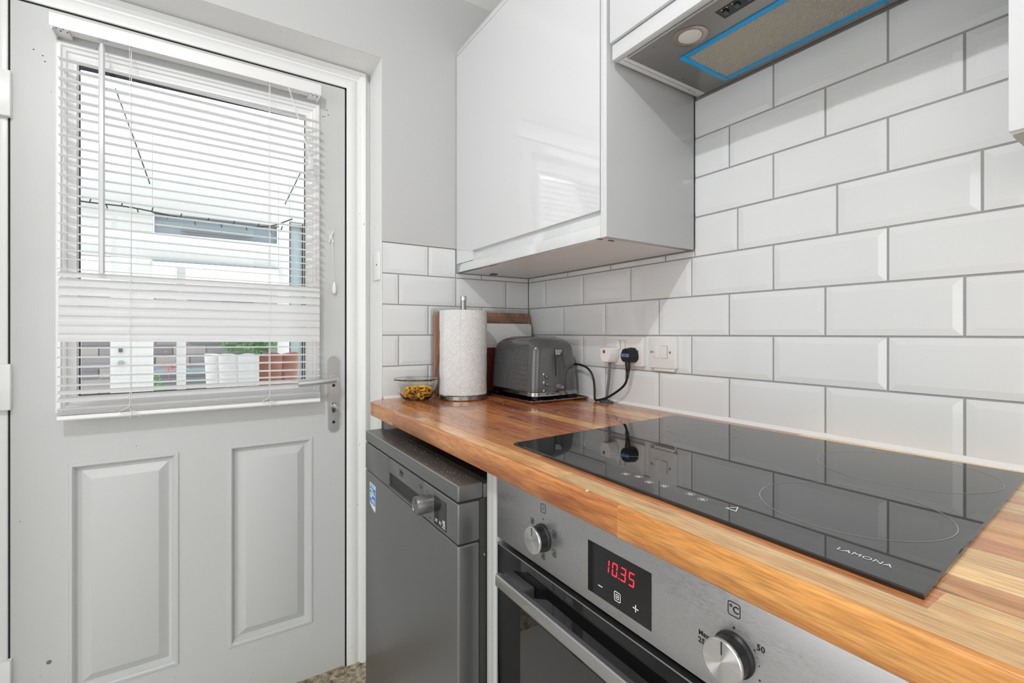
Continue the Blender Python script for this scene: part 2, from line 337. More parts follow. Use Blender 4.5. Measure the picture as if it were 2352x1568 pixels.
# ------------------------------------------------------------------ mesh helpers
class MB:
    def __init__(s): s.v = []; s.f = []; s.m = []; s.uv = None; s.mi = 0
    def add(s, vs, fs):
        k = len(s.v); s.v += [tuple(p) for p in vs]; s.f += [tuple(k + i for i in f) for f in fs]; s.m += [s.mi] * len(fs); return s
    def box(s, x0, x1, y0, y1, z0, z1, b=0.0, seg=2):
        if x0 > x1: x0, x1 = x1, x0
        if y0 > y1: y0, y1 = y1, y0
        if z0 > z1: z0, z1 = z1, z0
        if b <= 0:
            return s.add([(x0, y0, z0), (x1, y0, z0), (x1, y1, z0), (x0, y1, z0), (x0, y0, z1), (x1, y0, z1), (x1, y1, z1), (x0, y1, z1)],
                         [(0, 3, 2, 1), (4, 5, 6, 7), (0, 1, 5, 4), (1, 2, 6, 5), (2, 3, 7, 6), (3, 0, 4, 7)])
        bm = bmesh.new()
        bmesh.ops.create_cube(bm, size=1.0, matrix=Matrix.Translation(((x0 + x1) / 2, (y0 + y1) / 2, (z0 + z1) / 2)) @ Matrix.Diagonal((x1 - x0, y1 - y0, z1 - z0, 1)))
        bmesh.ops.bevel(bm, geom=bm.edges[:], offset=b, segments=seg, affect='EDGES', profile=0.5)
        return s.bm(bm)
    def bm(s, bm):
        bm.verts.index_update()
        s.add([v.co[:] for v in bm.verts], [[v.index for v in f.verts] for f in bm.faces]); bm.free(); return s
    def prism(s, poly, axis, a, b):
        """poly in the two other axes (cyclic order), extruded along axis"""
        n = len(poly)
        def P(u, v, t): return {'x': (t, u, v), 'y': (u, t, v), 'z': (u, v, t)}[axis]
        return s.add([P(u, v, a) for u, v in poly] + [P(u, v, b) for u, v in poly],
                     [tuple(range(n))[::-1], tuple(range(n, 2 * n))] + [(i, (i + 1) % n, n + (i + 1) % n, n + i) for i in range(n)])
    def lathe(s, prof, c, axis='z', n=48, cap0=True, cap1=True):
        """prof: [(r, t)] along axis from centre c"""
        vs = []; fs = []
        for r, t in prof:
            for i in range(n):
                a = 2 * PI * i / n; u, v = r * math.cos(a), r * math.sin(a)
                p = {'z': (u, v, t), 'x': (t, u, v), 'y': (v, t, u)}[axis]
                vs.append((c[0] + p[0], c[1] + p[1], c[2] + p[2]))
        for k in range(len(prof) - 1):
            for i in range(n):
                j = (i + 1) % n
                fs.append((k * n + i, k * n + j, (k + 1) * n + j, (k + 1) * n + i))
        if cap0: fs.append(tuple(range(n))[::-1])
        if cap1: fs.append(tuple((len(prof) - 1) * n + i for i in range(n)))
        return s.add(vs, fs)
    def tube(s, pts, r, n=10, caps=True, smooth=0):
        pts = [Vector(p) for p in pts]
        for _ in range(smooth):
            q = [pts[0]]
            for a, b in zip(pts, pts[1:]): q += [a * .75 + b * .25, a * .25 + b * .75]
            q.append(pts[-1]); pts = q
        vs = []; fs = []; up = None
        for i, p in enumerate(pts):
            d = (pts[min(i + 1, len(pts) - 1)] - pts[max(i - 1, 0)]).normalized()
            if up is None: up = d.orthogonal().normalized()
            up = (up - d * up.dot(d)).normalized(); w_ = d.cross(up)
            rad = r(i / (len(pts) - 1)) if callable(r) else r
            for k in range(n):
                a = 2 * PI * k / n; vs.append(p + (up * math.cos(a) + w_ * math.sin(a)) * rad)
        for i in range(len(pts) - 1):
            for k in range(n):
                j = (k + 1) % n; fs.append((i * n + k, i * n + j, (i + 1) * n + j, (i + 1) * n + k))
        if caps: fs += [tuple(range(n))[::-1], tuple((len(pts) - 1) * n + k for k in range(n))]
        return s.add(vs, fs)
    def ringrect(s, cu, cv, w_, h_, t, r, plane, n0, depth=0.0004, seg=4):
        """flat rounded-rectangle outline; plane maps (u,v,d)->xyz"""
        def rr(w2, h2, rad):
            L = []
            for sx, sy, a0 in ((1, 1, 0), (-1, 1, 90), (-1, -1, 180), (1, -1, 270)):
                for k in range(seg + 1):
                    a = math.radians(a0 + 90 * k / seg); L.append((cu + sx * (w2 - rad) + rad * math.cos(a), cv + sy * (h2 - rad) + rad * math.sin(a)))
            return L
        A = rr(w_ / 2, h_ / 2, r); B = rr(w_ / 2 - t, h_ / 2 - t, max(r - t, 1e-5)); n = len(A)
        return s.add([plane(u, v, n0) for u, v in A] + [plane(u, v, n0) for u, v in B], [(i, (i + 1) % n, n + (i + 1) % n, n + i) for i in range(n)])

W = {}
def smooth(me, ang=35):
    for p in me.polygons: p.use_smooth = True
    try: me.set_sharp_from_angle(angle=math.radians(ang))
    except Exception: pass

def wpos(o):
    p = Vector((0, 0, 0))
    while o: p += Vector(o.location); o = o.parent
    return p

def obj(name, mb, mt, parent=None, sm=True, recalc=True, kind=None, label=None, ang=35, local=False):
    me = bpy.data.meshes.new(name)
    vs = [Vector(v) for v in mb.v]
    lo = Vector([min(v[i] for v in vs) for i in range(3)]); hi = Vector([max(v[i] for v in vs) for i in range(3)])
    c = Vector(((lo.x + hi.x) / 2, (lo.y + hi.y) / 2, lo.z if parent is None else (lo.z + hi.z) / 2))
    me.from_pydata([v - c for v in vs], [], mb.f)
    mts = mt if isinstance(mt, (list, tuple)) else [mt]
    for x in mts: me.materials.append(M[x] if isinstance(x, str) else x)
    if len(mts) > 1:
        for p, i in zip(me.polygons, mb.m): p.material_index = i
    if recalc:
        bm = bmesh.new(); bm.from_mesh(me); bmesh.ops.recalc_face_normals(bm, faces=bm.faces); bm.to_mesh(me); bm.free()
    if sm: smooth(me, ang)
    o = bpy.data.objects.new(name, me); COL.objects.link(o)
    if parent is not None:
        o.parent = parent; o.location = c if local else c - wpos(parent)
    else: o.location = c
    if kind: o['kind'] = kind
    if label: o['label'] = label
    return o

def thing(name, label, cat, loc=(0, 0, 0), group=None, rotz=0):
    o = bpy.data.objects.new(name, None); COL.objects.link(o)
    o.empty_display_size = 0.05
    o.location = loc; o.rotation_euler = (0, 0, rotz); o['label'] = label; o['category'] = cat
    if group: o['group'] = group
    return o
def tag(o, label, cat, group=None):
    o['label'] = label; o['category'] = cat
    if group: o['group'] = group
    return o
def struct(name, mb, mt, **k): return obj(name, mb, mt, None, kind='structure', **k)

_deps = None
def textmesh(txt, size, sx=1.0, spacing=1.0, bold=0.0):
    cu = bpy.data.curves.new('t', 'FONT'); cu.body = txt; cu.size = size; cu.align_x = 'CENTER'; cu.align_y = 'CENTER'
    cu.space_character = spacing; cu.offset = bold; cu.resolution_u = 3
    o = bpy.data.objects.new('t', cu); COL.objects.link(o)
    dg = bpy.context.evaluated_depsgraph_get(); dg.update()
    me = bpy.data.meshes.new_from_object(o.evaluated_get(dg))
    vs = [(v.co.x * sx, v.co.y) for v in me.vertices]; fs = [tuple(p.vertices) for p in me.polygons]
    bpy.data.objects.remove(o, do_unlink=True); bpy.data.curves.remove(cu); bpy.data.meshes.remove(me)
    return vs, fs
def text(mb, txt, size, O, u, v, sx=1.0, spacing=1.0, bold=0.0):
    vs, fs = textmesh(txt, size, sx, spacing, bold); O = Vector(O); u = Vector(u); v = Vector(v)
    mb.add([O + u * a + v * b for a, b in vs], fs); return mb

# ================================================================== SETTING
ZC = 2.30
struct('floor', MB().box(-3.0, 0.3, -3.5, 0.07, -0.06, 0.0), 'floor', sm=False)
struct('ceiling', MB().box(-3.0, 0.3, -3.5, 0.35, ZC, ZC + 0.1), 'ceil', sm=False)
# back wall with the door opening
TH = 0.30
mb = MB()
mb.box(-3.0, -1.49, 0.0, TH, 0, ZC).box(-0.561, 0.012, 0.006, TH, 0, ZC).box(-1.49, -0.561, 0.0, TH, 1.978, ZC)
mb.box(-0.561, 0.012, 0.0, 0.006, 1.405, ZC)
wall_back = struct('wall_back', mb, 'wall', sm=False)
wall_right = struct('wall_right', MB().box(0.012, 0.16, -3.5, 0.3, 0, ZC), 'wall', sm=False)
struct('wall_left', MB().box(-3.1, -2.9, -3.5, 0.35, 0, ZC), 'wall', sm=False)
struct('wall_rear', MB().box(-3.0, 0.3, -3.6, -3.4, 0, ZC), 'wall', sm=False)
struct('trim_5', MB().prism([(-0.0, ZC), (-0.05, ZC), (-0.0, ZC - 0.028)], 'x', -2.9, 0.004), 'ceil', sm=False)

# ------------------------------------------------------------------ tiles, one object each
ROW0 = 1.1092; DZ = 0.0981; PT = 0.203; G = 0.0034; BV = 0.0125; TT = 0.008
_tc = {}
def tile_mesh(w_, h_, bl, br, bb, bt):
    """pressed glazed tile: raised field with a bevelled border; face looks along -X in local axes (u=-Y)"""
    key = (round(w_, 4), round(h_, 4), bl, br, bb, bt)
    if key in _tc: return _tc[key]
    x0, x1, z0, z1 = -w_ / 2, w_ / 2, -h_ / 2, h_ / 2
    L = [(x0, x1, z0, z1, TT), (x0, x1, z0, z1, 0.0024), (x0 + .0005, x1 - .0005, z0 + .0005, z1 - .0005, 0.0016)]
    L.append((x0 + (BV if bl else .0008), x1 - (BV if br else .0008), z0 + (BV if bb else .0008), z1 - (BV if bt else .0008), 0.0))
    vs = []; fs = []
    for a, b, c, d, y in L: vs += [(a, y, c), (b, y, c), (b, y, d), (a, y, d)]
    for k in range(len(L) - 1):
        for i in range(4):
            j = (i + 1) % 4; fs.append((4 * k + i, 4 * k + j, 4 * k + 4 + j, 4 * k + 4 + i))
    k = 4 * (len(L) - 1); fs.append((k, k + 1, k + 2, k + 3))
    me = bpy.data.meshes.new('tile'); me.from_pydata(vs, [], fs); me.materials.append(M['tile'])
    bm = bmesh.new(); bm.from_mesh(me); bmesh.ops.recalc_face_normals(bm, faces=bm.faces); bm.to_mesh(me); bm.free()
    # normals must look to -Y
    _tc[key] = me
    return me
def put_tile(wall, a0, a1, z0, z1, full):
    w_ = a1 - a0 - G; h_ = z1 - z0 - G
    if w_ < 0.006 or h_ < 0.006: return
    cutl, cutr, cutb, cutt = full
    me = tile_mesh(w_, h_, cutl, cutr, cutb, cutt)
    o = bpy.data.objects.new('tile', me); COL.objects.link(o)
    zc = (z0 + z1) / 2; ac = (a0 + a1) / 2
    j = random.uniform(-.00025, .00025)
    if wall == 'b':
        o.parent = wall_back; o.location = Vector((-ac, j, zc)) - wpos(wall_back)
        o.rotation_euler = (random.uniform(-.0018, .0018), 0, random.uniform(-.0018, .0018))
    else:
        o.parent = wall_right; o.location = Vector((j, -ac, zc)) - wpos(wall_right)
        o.rotation_euler = (random.uniform(-.0018, .0018), 0, PI / 2 * -1 + random.uniform(-.0018, .0018))
# local tile: u=+X, face -Y.  right wall: face must look to -X  => rotate -90deg about Z: (-Y)->(-X)
def row_tiles(wall, k, start, end, offset, ztop=None, zbot=None):
    z0 = ROW0 + k * DZ; z1 = z0 + DZ; cb = ct = True
    if ztop is not None and z1 > ztop: z1 = ztop; ct = False
    if zbot is not None and z0 < zbot: z0 = zbot; cb = False
    if z1 - z0 < .01: return
    a = offset
    while a > start + 1e-6: a -= PT
    while a < end:
        b = a + PT
        s_, e_ = max(a, start), min(b, end)
        lo_full, hi_full = (a >= start - 1e-6), (b <= end + 1e-6)
        if wall == 'b': fl, fr = hi_full, lo_full
        else: fl, fr = lo_full, hi_full
        if e_ - s_ > .008: put_tile(wall, s_, e_, z0, z1, (fl, fr, cb, ct))
        a = b
offR = {-2: .2054, -1: .1039, 0: .2054, 1: .1039, 2: .226, 3: .1039, 4: .2054, 5: .1039}
for k in range(-2, 6):
    if k < 2: row_tiles('r', k, 0.0, 2.2, offR[k], zbot=.9135)
    elif k == 2: row_tiles('r', k, 0.0, .722, offR[k], ztop=1.3225); row_tiles('r', k, .722, 1.326, offR[k]); row_tiles('r', k, 1.326, 2.2, offR[k], ztop=1.3225)
    elif k < 5: row_tiles('r', k, .722, 1.326, offR[k])
    else: row_tiles('r', k, .722, 1.326, offR[k], ztop=1.694)
offB = {-2: .2017, -1: .1002, 0: .2017, 1: .1002, 2: .2017}
for k in range(-2, 3):
    if k < 2: row_tiles('b', k, 0.0, .560, offB[k], zbot=.9135)
    else:
        row_tiles('b', k, .304, .560, .4047); row_tiles('b', k, 0.0, .304, offB[k], ztop=1.3225)
mb = MB().box(.0032, .0125, -2.2, .004, .90, 1.326).box(.0032, .0125, -1.326, -.722, 1.326, 1.694)
obj('grout', mb, 'grout', wall_right, sm=False)
mb = MB().box(-.5608, .004, .0032, .0072, .90, 1.326).box(-.5608, -.304, .0032, .0072, 1.326, 1.4025)
obj('grout', mb, 'grout', wall_back, sm=False)
struct('trim_3', MB().prism([(0.003, .9095), (-.006, .9095), (-.0045, .9125), (0.0, .9185), (0.003, .9185)], 'y', -2.2, 0.0), 'silicone', sm=False)
struct('trim_4', MB().prism([(0.003, .9095), (-.006, .9095), (-.0045, .9125), (0.0, .9185), (0.003, .9185)], 'x', -.556, -.002), 'silicone', sm=False)

# ------------------------------------------------------------------ door frame and door
def ring_frame(mb, x0, x1, z0, z1, prof, fill=True):
    """nested rectangles; prof = [(inset, y)] from outside in"""
    vs = []; fs = []
    for d, y in prof: vs += [(x0 + d, y, z0 + d), (x1 - d, y, z0 + d), (x1 - d, y, z1 - d), (x0 + d, y, z1 - d)]
    for k in range(len(prof) - 1):
        for i in range(4):
            j = (i + 1) % 4; fs.append((4 * k + i, 4 * k + j, 4 * k + 4 + j, 4 * k + 4 + i))
    if fill: k = 4 * (len(prof) - 1); fs.append((k, k + 1, k + 2, k + 3))
    return mb.add(vs, fs)
YD = 0.12
# frame profile (distance out from the door gap, y)
prof = [(0.0, .175), (0.0, .1215), (.002, .1195), (.031, .1195), (.034, .123), (.038, .123), (.041, .115), (.046, .108), (.057, .107), (.062, .112), (.067, .125), (.076, .130), (.076, .175)]
DX0, DX1, DT = -1.4160, -0.6385, 1.9150      # clear opening inside the frame
def frame_bar(mb, path_fn):
    n = len(prof)
    A, B = path_fn
    mb.add([A(d, y) for d, y in prof] + [B(d, y) for d, y in prof], [(i, i + 1, n + i + 1, n + i) for i in range(n - 1)] + [(0, n, 2 * n - 1, n - 1)])
mb = MB()
frame_bar(mb, (lambda d, y: (DX1 + d, y, 0.03), lambda d, y: (DX1 + d, y, DT + d)))
frame_bar(mb, (lambda d, y: (DX1 + d, y, DT + d), lambda d, y: (DX0 - d, y, DT + d)))
frame_bar(mb, (lambda d, y: (DX0 - d, y, DT + d), lambda d, y: (DX0 - d, y, 0.03)))
trim1 = struct('trim_1', mb, 'frame', ang=50)
obj('gap_shadow_strip', MB().box(DX0 + .0003, DX0 + .0045, .1235, .172, .03, DT).box(DX1 - .0065, DX1 - .0003, .1235, .172, .03, DT).box(DX0, DX1, .1235, .172, DT - .0065, DT - .0003), 'gap', trim1, sm=False, label='dark strip standing in for the shadow in the gap round the door')  # dark boxes fill the door gap in place of its shadow
struct('trim_2', MB().box(-.562, -.5595, .002, .24, 0.02, 1.978).box(-1.49, -.561, .002, .24, 1.9775, 1.980), 'frame', sm=False)
# keep plate on the reveal
t = thing('latch_plate', 'white painted catch plate on the white door reveal above the worktop', 'latch', (-.564, .03, 1.285))
obj('plate', MB().box(-.5680, -.5622, .012, .076, 1.285, 1.372, .0015), 'frame', t)
obj('screw', MB().lathe([(.0025, -.5695), (.0025, -.566)], (0, .030, 1.333), 'x', 12), 'dkgrey', t)

door = bpy.data.objects.new('door_1', None); COL.objects.link(door); door.location = (-1.028, .14, .037); door['kind'] = 'structure'
GX0, GX1, GZ0, GZ1 = -1.293, -.762, .957, 1.796
PAN = [(-1.308, -1.088, .211, .788), (-.967, -.745, .211, .789)]
BD = .040
xs = [DX0 + .0035, GX0 - BD, -1.308, -1.088, -.967, -.745, GX1 + BD, DX1 - .0035]
L0, L1 = DX0 + .0045, DX1 - .0065
mb = MB()
def slab(x0, x1, z0, z1): mb.box(x0, x1, YD, YD + .044, z0, z1)
Z0, Z1 = .037, DT - .0065
slab(L0, L1, GZ1 + BD, Z1); slab(L0, L1, .789, GZ0 - BD); slab(L0, L1, Z0, .211)
slab(L0, GX0 - BD, GZ0 - BD, GZ1 + BD); slab(GX1 + BD, L1, GZ0 - BD, GZ1 + BD)
slab(L0, -1.308, .211, .789); slab(-1.088, -.967, .211, .789); slab(-.745, L1, .211, .789)
obj('door_leaf', mb, 'door', door, sm=False)
pp = [(0, .1202), (.002, .1170), (.008, .1165), (.011, .1195), (.013, .1245), (.017, .1300), (.022, .1310), (.0235, .1315), (.044, .1195), (.0455, .1190)]
for i, (x0, x1, z0, z1) in enumerate(PAN):
    mb = ring_frame(MB(), x0 - .003, x1 + .003, z0 - .003, z1 + .003, pp)
    obj('door_panel', mb, 'door', door, ang=20)
mb = ring_frame(MB(), GX0 - BD, GX1 + BD, GZ0 - BD, GZ1 + BD, [(0, .1205), (.001, .114), (.004, .1115), (.010, .1115), (.013, .118), (.019, .121), (.021, .127), (.027, .129), (.030, .131), (.036, .132), (.040, .142)], fill=False)
obj('window_bead', mb, 'bead', door, ang=25)
mb = ring_frame(MB(), GX0 - .002, GX1 + .002, GZ0 - .002, GZ1 + .002, [(0, .1405), (.0030, .1405), (.0030, .150)], fill=False)
mb.box(GX0, GX1, .1405, .146, GZ1 - .0085, GZ1 + .001)
obj('glazing_gasket', mb, 'gasket', door, sm=False)
obj('glass_pane', MB().box(GX0 - .01, GX1 + .01, .147, .151, GZ0 - .01, GZ1 + .01), 'glass', door, sm=False)
# drip strip
obj('threshold_strip', MB().box(L0, L1, .112, .165, .030, .0365), 'sill', door, sm=False, label='brown worn strip under the door')
# hinges: white painted blocks over the left gap
for z0, z1 in ((1.624, 1.732), (.935, 1.043), (.240, .347)):
    h = obj('hinge', MB().box(-1.478, -1.4075, .1035, .1225, z0, z1, .0025), 'frame', door, label='white painted flag hinge')
    obj('hinge_pin', MB().lathe([(.008, z0 - .004), (.009, z0), (.009, z1), (.007, z1 + .004)], (-1.470, .103, 0), 'z', 16), 'frame', h)
# lever handle
lh = bpy.data.objects.new('lever_handle', None); COL.objects.link(lh); lh.parent = door; lh.location = Vector((-.681, .12, .92)) - door.location
def oblong(mb, cx, z0, z1, r, y0, y1, bev=.0012):
    pts = []
    for c, a0 in ((z1 - r, 0), (z0 + r, 180)):
        for k in range(17):
            a = math.radians(a0 + 180 * k / 16); pts.append((cx + r * math.cos(a), c + r * math.sin(a)))
    n = len(pts); rings = []
    def ins(d): 
        return [(cx + (x - cx) * (r - d) / r, (z if abs(0) else z)) for x, z in pts]
    vs = [(x, y1, z) for x, z in pts] + [(x, y0 + bev, z) for x, z in pts] + [(cx + (x - cx) * (r - bev) / r, y0, z + (-bev if z > (z0 + z1) / 2 else bev) * .7) for x, z in pts]
    fs = [(i, (i + 1) % n, n + (i + 1) % n, n + i) for i in range(n)] + [(n + i, n + (i + 1) % n, 2 * n + (i + 1) % n, 2 * n + i) for i in range(n)] + [tuple(2 * n + i for i in range(n))]
    return mb.add(vs, fs)
CX = -.6815
obj('back_plate', oblong(MB(), CX, .801, 1.042, .0172, .1115, .1205), 'handle', lh)
mb = MB().lathe([(.0125, .1115), (.0125, .105), (.0095, .102), (.0092, .062)], (CX, 0, .970), 'y', 24)
mb.tube([(CX, .068, .970), (CX - .004, .058, .970), (CX - .016, .0535, .970), (CX - .04, .053, .969), (CX - .075, .0545, .967), (CX - .112, .057, .965)], lambda t: .0095 - .0012 * t, 20, smooth=2)
obj('lever', mb, 'handle', lh)
for z in (.949, .832):
    obj('screw_hole', MB().lathe([(.0048, .1118), (.0048, .1108), (.0030, .1104), (.0027, .1108)], (CX, 0, z), 'y', 20), ['ink'], lh)
mb = oblong(MB(), CX, .862, .894, .0055, .1095, .113)
obj('lock_cylinder', mb, 'dkgrey', lh)
mb = MB().lathe([(.006, .112), (.006, .098)], (CX, 0, .884), 'y', 20)
bm = bmesh.new(); bmesh.ops.create_uvsphere(bm, u_segments=20, v_segments=12, radius=1.0, matrix=Matrix.Translation((CX + .004, .092, .882)) @ Matrix.Rotation(math.radians(-38), 4, 'Y') @ Matrix.Diagonal((.0048, .006, .0155, 1))); mb.bm(bm)
obj('thumb_turn', mb, 'handle', lh)
# small nail holes left in the paint
mb = MB()
for x, z in ((-.700, 1.826), (-.696, 1.812), (-.707, 1.805), (-.713, 1.803), (-1.372, 1.800), (-1.356, 1.790), (-1.352, 1.777), (-1.330, 1.778)):
    mb.lathe([(.0016, .1198), (.0016, .1203)], (x, 0, z), 'y', 8)
obj('nail_holes', mb, 'ink', door, kind='stuff', sm=False)
mb = MB().lathe([(.0005, .1185), (.004, .1196), (.0065, .1203)], (-1.345, 0, .312), 'y', 7)
obj('paint_chip', mb, 'greyplanter', door)

struct('trim_6', MB().box(-1.49, -.5595, -.002, .30, -.002, .030), 'sill', sm=False)

# ================================================================== VENETIAN BLIND
blind = thing('venetian_blind', 'white metal venetian blind hanging over the door glass, half its lower slats closed', 'blind', (-1.026, .09, .905))
BX0, BX1 = -1.3205, -.7305
YB0, YB1 = .065, .0895
ymid = (YB0 + YB1) / 2
zl = [1.755, 1.731, 1.707, 1.683, 1.662, 1.642, 1.616, 1.595, 1.568, 1.546, 1.526, 1.498, 1.475, 1.452, 1.427, 1.404, 1.38, 1.358, 1.336, 1.317, 1.295, 1.27, 1.252, 1.23, 1.208, 1.184, 1.16, 1.136, 1.116, 1.095, 1.079, 1.056, 1.032, 1.009, .988, .968, .949]
zr = [1.744, 1.72, 1.698, 1.674, 1.65, 1.631, 1.603, 1.583, 1.556, 1.531, 1.51, 1.488, 1.464, 1.437, 1.417, 1.393, 1.368, 1.346, 1.326, 1.306, 1.285, 1.261, 1.245, 1.227, 1.204, 1.178, 1.155, 1.135, 1.11, 1.089, 1.073, 1.049, 1.027, 1.003, .984, .967, .952]
zl = [1.779, *zl]; zr = [1.768, *zr]
def slat(zL, zR, tilt, y_near=YB0, half=None, name='slat', thick=.0006, crown=.0024):
    """curved slat; near edge at (y_near, z); tilt >0 lifts the far edge"""
    Wd = .025; n = 6; vs = []; fs = []
    top = []
    for k in range(n + 1):
        t = k / n; c = crown * 4 * t * (1 - t)
        yy = t * Wd * math.cos(tilt) - c * math.sin(tilt); zz = t * Wd * math.sin(tilt) + c * math.cos(tilt)
        top.append((yy, zz))
    for x, z in ((BX0, zL), (BX1, zR)):
        for dy in (0, 1):
            for yy, zz in top: vs.append((x, y_near + yy + (thick * math.sin(tilt) if dy else 0), z + zz - (thick * math.cos(tilt) if dy else 0)))
    m_ = n + 1
    for k in range(n):
        fs += [(k, k + 1, 2 * m_ + k + 1, 2 * m_ + k), (m_ + k, m_ + k + 1, 3 * m_ + k + 1, 3 * m_ + k)]
    fs += [tuple(range(m_)) + tuple(range(2 * m_ - 1, m_ - 1, -1)), tuple(range(2 * m_, 3 * m_)) + tuple(range(4 * m_ - 1, 3 * m_ - 1, -1)), (0, 2 * m_, 3 * m_, m_), (m_ - 1, 3 * m_ - 1, 4 * m_ - 1, 2 * m_ - 1)]
    return obj(name, MB().add(vs, fs), 'slat', blind, ang=40)
for i, (a, b) in enumerate(zip(zl, zr)):
    a = 1.115 + (a - 1.115) * .9925; b = 1.115 + (b - 1.115) * .9925
    if i <= 22: ti = math.radians(4 + random.uniform(-2, 2))
    elif i == 23: ti = math.radians(35)
    elif i <= 30: ti = math.radians([52, 62, 66, 68, 70, 70, 70][i - 24])
    elif i <= 35: ti = math.radians(3 + random.uniform(-2, 2))
    elif i == 36: ti = math.radians(18)
    else: ti = math.radians(25)
    yn = YB0 if not 23 <= i <= 30 else ymid - .0125 * math.cos(ti)
    slat(a, b, ti, yn)
for k in range(5):
    slat(.9205 + k * .0032, .9185 + k * .0040, math.radians(random.uniform(-2, 3)))
obj('bottom_rail', MB().prism([(YB0, .909), (YB0 + .003, .9055), (YB1 - .003, .9055), (YB1, .909), (YB1 - .002, .917), (ymid, .919), (YB0 + .002, .917)], 'x', BX0, BX1), 'blindw', blind)
obj('valance', MB().box(-1.334, -.728, .0635, .0665, 1.8415, 1.8745, .0012), 'blindw', blind)
mb = MB().prism([(.068, 1.847), (.068, 1.870), (.0692, 1.870), (.0692, 1.8482), (.1008, 1.8482), (.1008, 1.870), (.102, 1.870), (.102, 1.847)], 'x', -1.318, -.734)
obj('headrail', mb, 'blindw', blind, sm=False)
for x0 in (-1.331, -.7335 - .0):
    mb = MB().box(x0, x0 + .003, .066, .119, 1.838, 1.874)
    xx = (x0 + .003, x0 + .030) if x0 < -1 else (x0 - .027, x0)
    mb.box(xx[0], xx[1], .066, .104, 1.8435, 1.846).box(xx[0], xx[1], .104, .119, 1.8435, 1.873)
    br = obj('end_bracket', mb, 'blindw', blind, sm=False)
    mb = MB()
    for q in range(4): mb.box(xx[0] + .004 + q * .006, xx[0] + .007 + q * .006, .070 + (q % 2) * .010, .0725 + (q % 2) * .012, 1.8430, 1.8436)
    obj('slots', mb, 'ink', br, sm=False)
for x in (-1.1855, -.8690):
    mb = MB()
    for yy in (YB0 - .0008, YB1 + .0006): mb.tube([(x, yy, 1.848), (x + .001, yy, 1.4), (x, yy, 1.1), (x + .0005, yy, .935)], .00055, 6)
    mb.tube([(x + .003, ymid, 1.848), (x + .003, ymid, .925)], .0006, 6)
    lc = obj('ladder_cord', mb, 'cord', blind)
    mb = MB().lathe([(.0040, 1.8465), (.0058, 1.8455), (.0058, 1.8445), (.003, 1.8438)], (x, ymid - .006, 0), 'z', 16)
    obj('cord_eyelet', mb, 'satin', blind)
    mb = MB()
    mb.tube([(x, YB0 - .001, .94), (x + .001, YB0 - .004, .930), (x - .012, YB0 - .0035, .924), (x - .022, YB0 - .003, .918), (x - .008, YB0 - .003, .913), (x + .012, YB0 - .0025, .920)], .0008, 6, smooth=2)
    mb.tube([(x + .002, YB0 - .003, .925), (x + .004, YB0 - .004, .912), (x + .001, YB0 - .003, .903)], .0008, 6, smooth=2)
    mb.tube([(x + .004, YB0 - .003, .917), (x + .018, YB0 - .004, .913), (x + .021, YB0 - .003, .903)], .0008, 6, smooth=2)
    obj('tied_cord_end', mb, 'cord', blind)
mb = MB().lathe([(.0058, 1.262), (.0062, 1.268), (.0062, 1.812), (.004, 1.824), (.002, 1.828)], (-1.238, .0585, 0), 'z', 6)
wand = obj('tilt_wand', mb, 'wand', blind)
mb = MB().tube([(-1.238, .0585, 1.826), (-1.238, .0585, 1.834), (-1.238, .064, 1.840), (-1.238, .072, 1.8465)], .0016, 8)
mb.box(-1.246, -1.231, .068, .080, 1.8425, 1.848)
obj('wand_hook', mb, 'satin', wand)
P1 = Vector((-.8205, .066, 1.845)); P2 = Vector((-.7590, .0605, 1.640)); P3 = Vector((-.7575, .060, 1.612)); P4 = Vector((-.6935, .1095, 1.428)); P5 = Vector((-.6800, .1105, 1.270))
obj('pull_cord', MB().tube([P1, P2], .0008, 6).tube([P1 + Vector((.003, 0, 0)), P1.lerp(P2, .6) + Vector((.002, 0, 0)), P2], .0007, 6).tube([P3, P4, P4 + Vector((.004, -.001, -.012))], .0008, 6).tube([P4 + Vector((.006, 0, .006)), (-.6840, .1105, 1.37), P5], .0008, 6), 'cord', blind)
mb = MB(); mb.box(-.7655, -.7505, .0555, .0645, 1.607, 1.648, .0035, 3)
obj('cord_connector', mb, 'wand', blind)
obj('cord_toggle', MB().lathe([(.0016, 1.279), (.0035, 1.272), (.0060, 1.258), (.0062, 1.250), (.0042, 1.243), (.001, 1.2415)], (-.680, .1095, 0), 'z', 20), 'blindw', blind)
ck = thing('cord_cleat', 'small white cross shaped cord cleat screwed to the door beside the blind', 'cleat', (-.689, .118, 1.42))
mb = MB().tube([(-.6965, .1085, 1.440), (-.690, .112, 1.424), (-.6835, .1085, 1.405)], .0017, 8).tube([(-.6835, .1085, 1.442), (-.690, .112, 1.424), (-.6965, .1085, 1.405)], .0017, 8)
mb.lathe([(.004, .1205), (.004, .112), (.002, .110)], (-.690, 0, 1.424), 'y', 12)
obj('hooks', mb, 'blindw', ck)

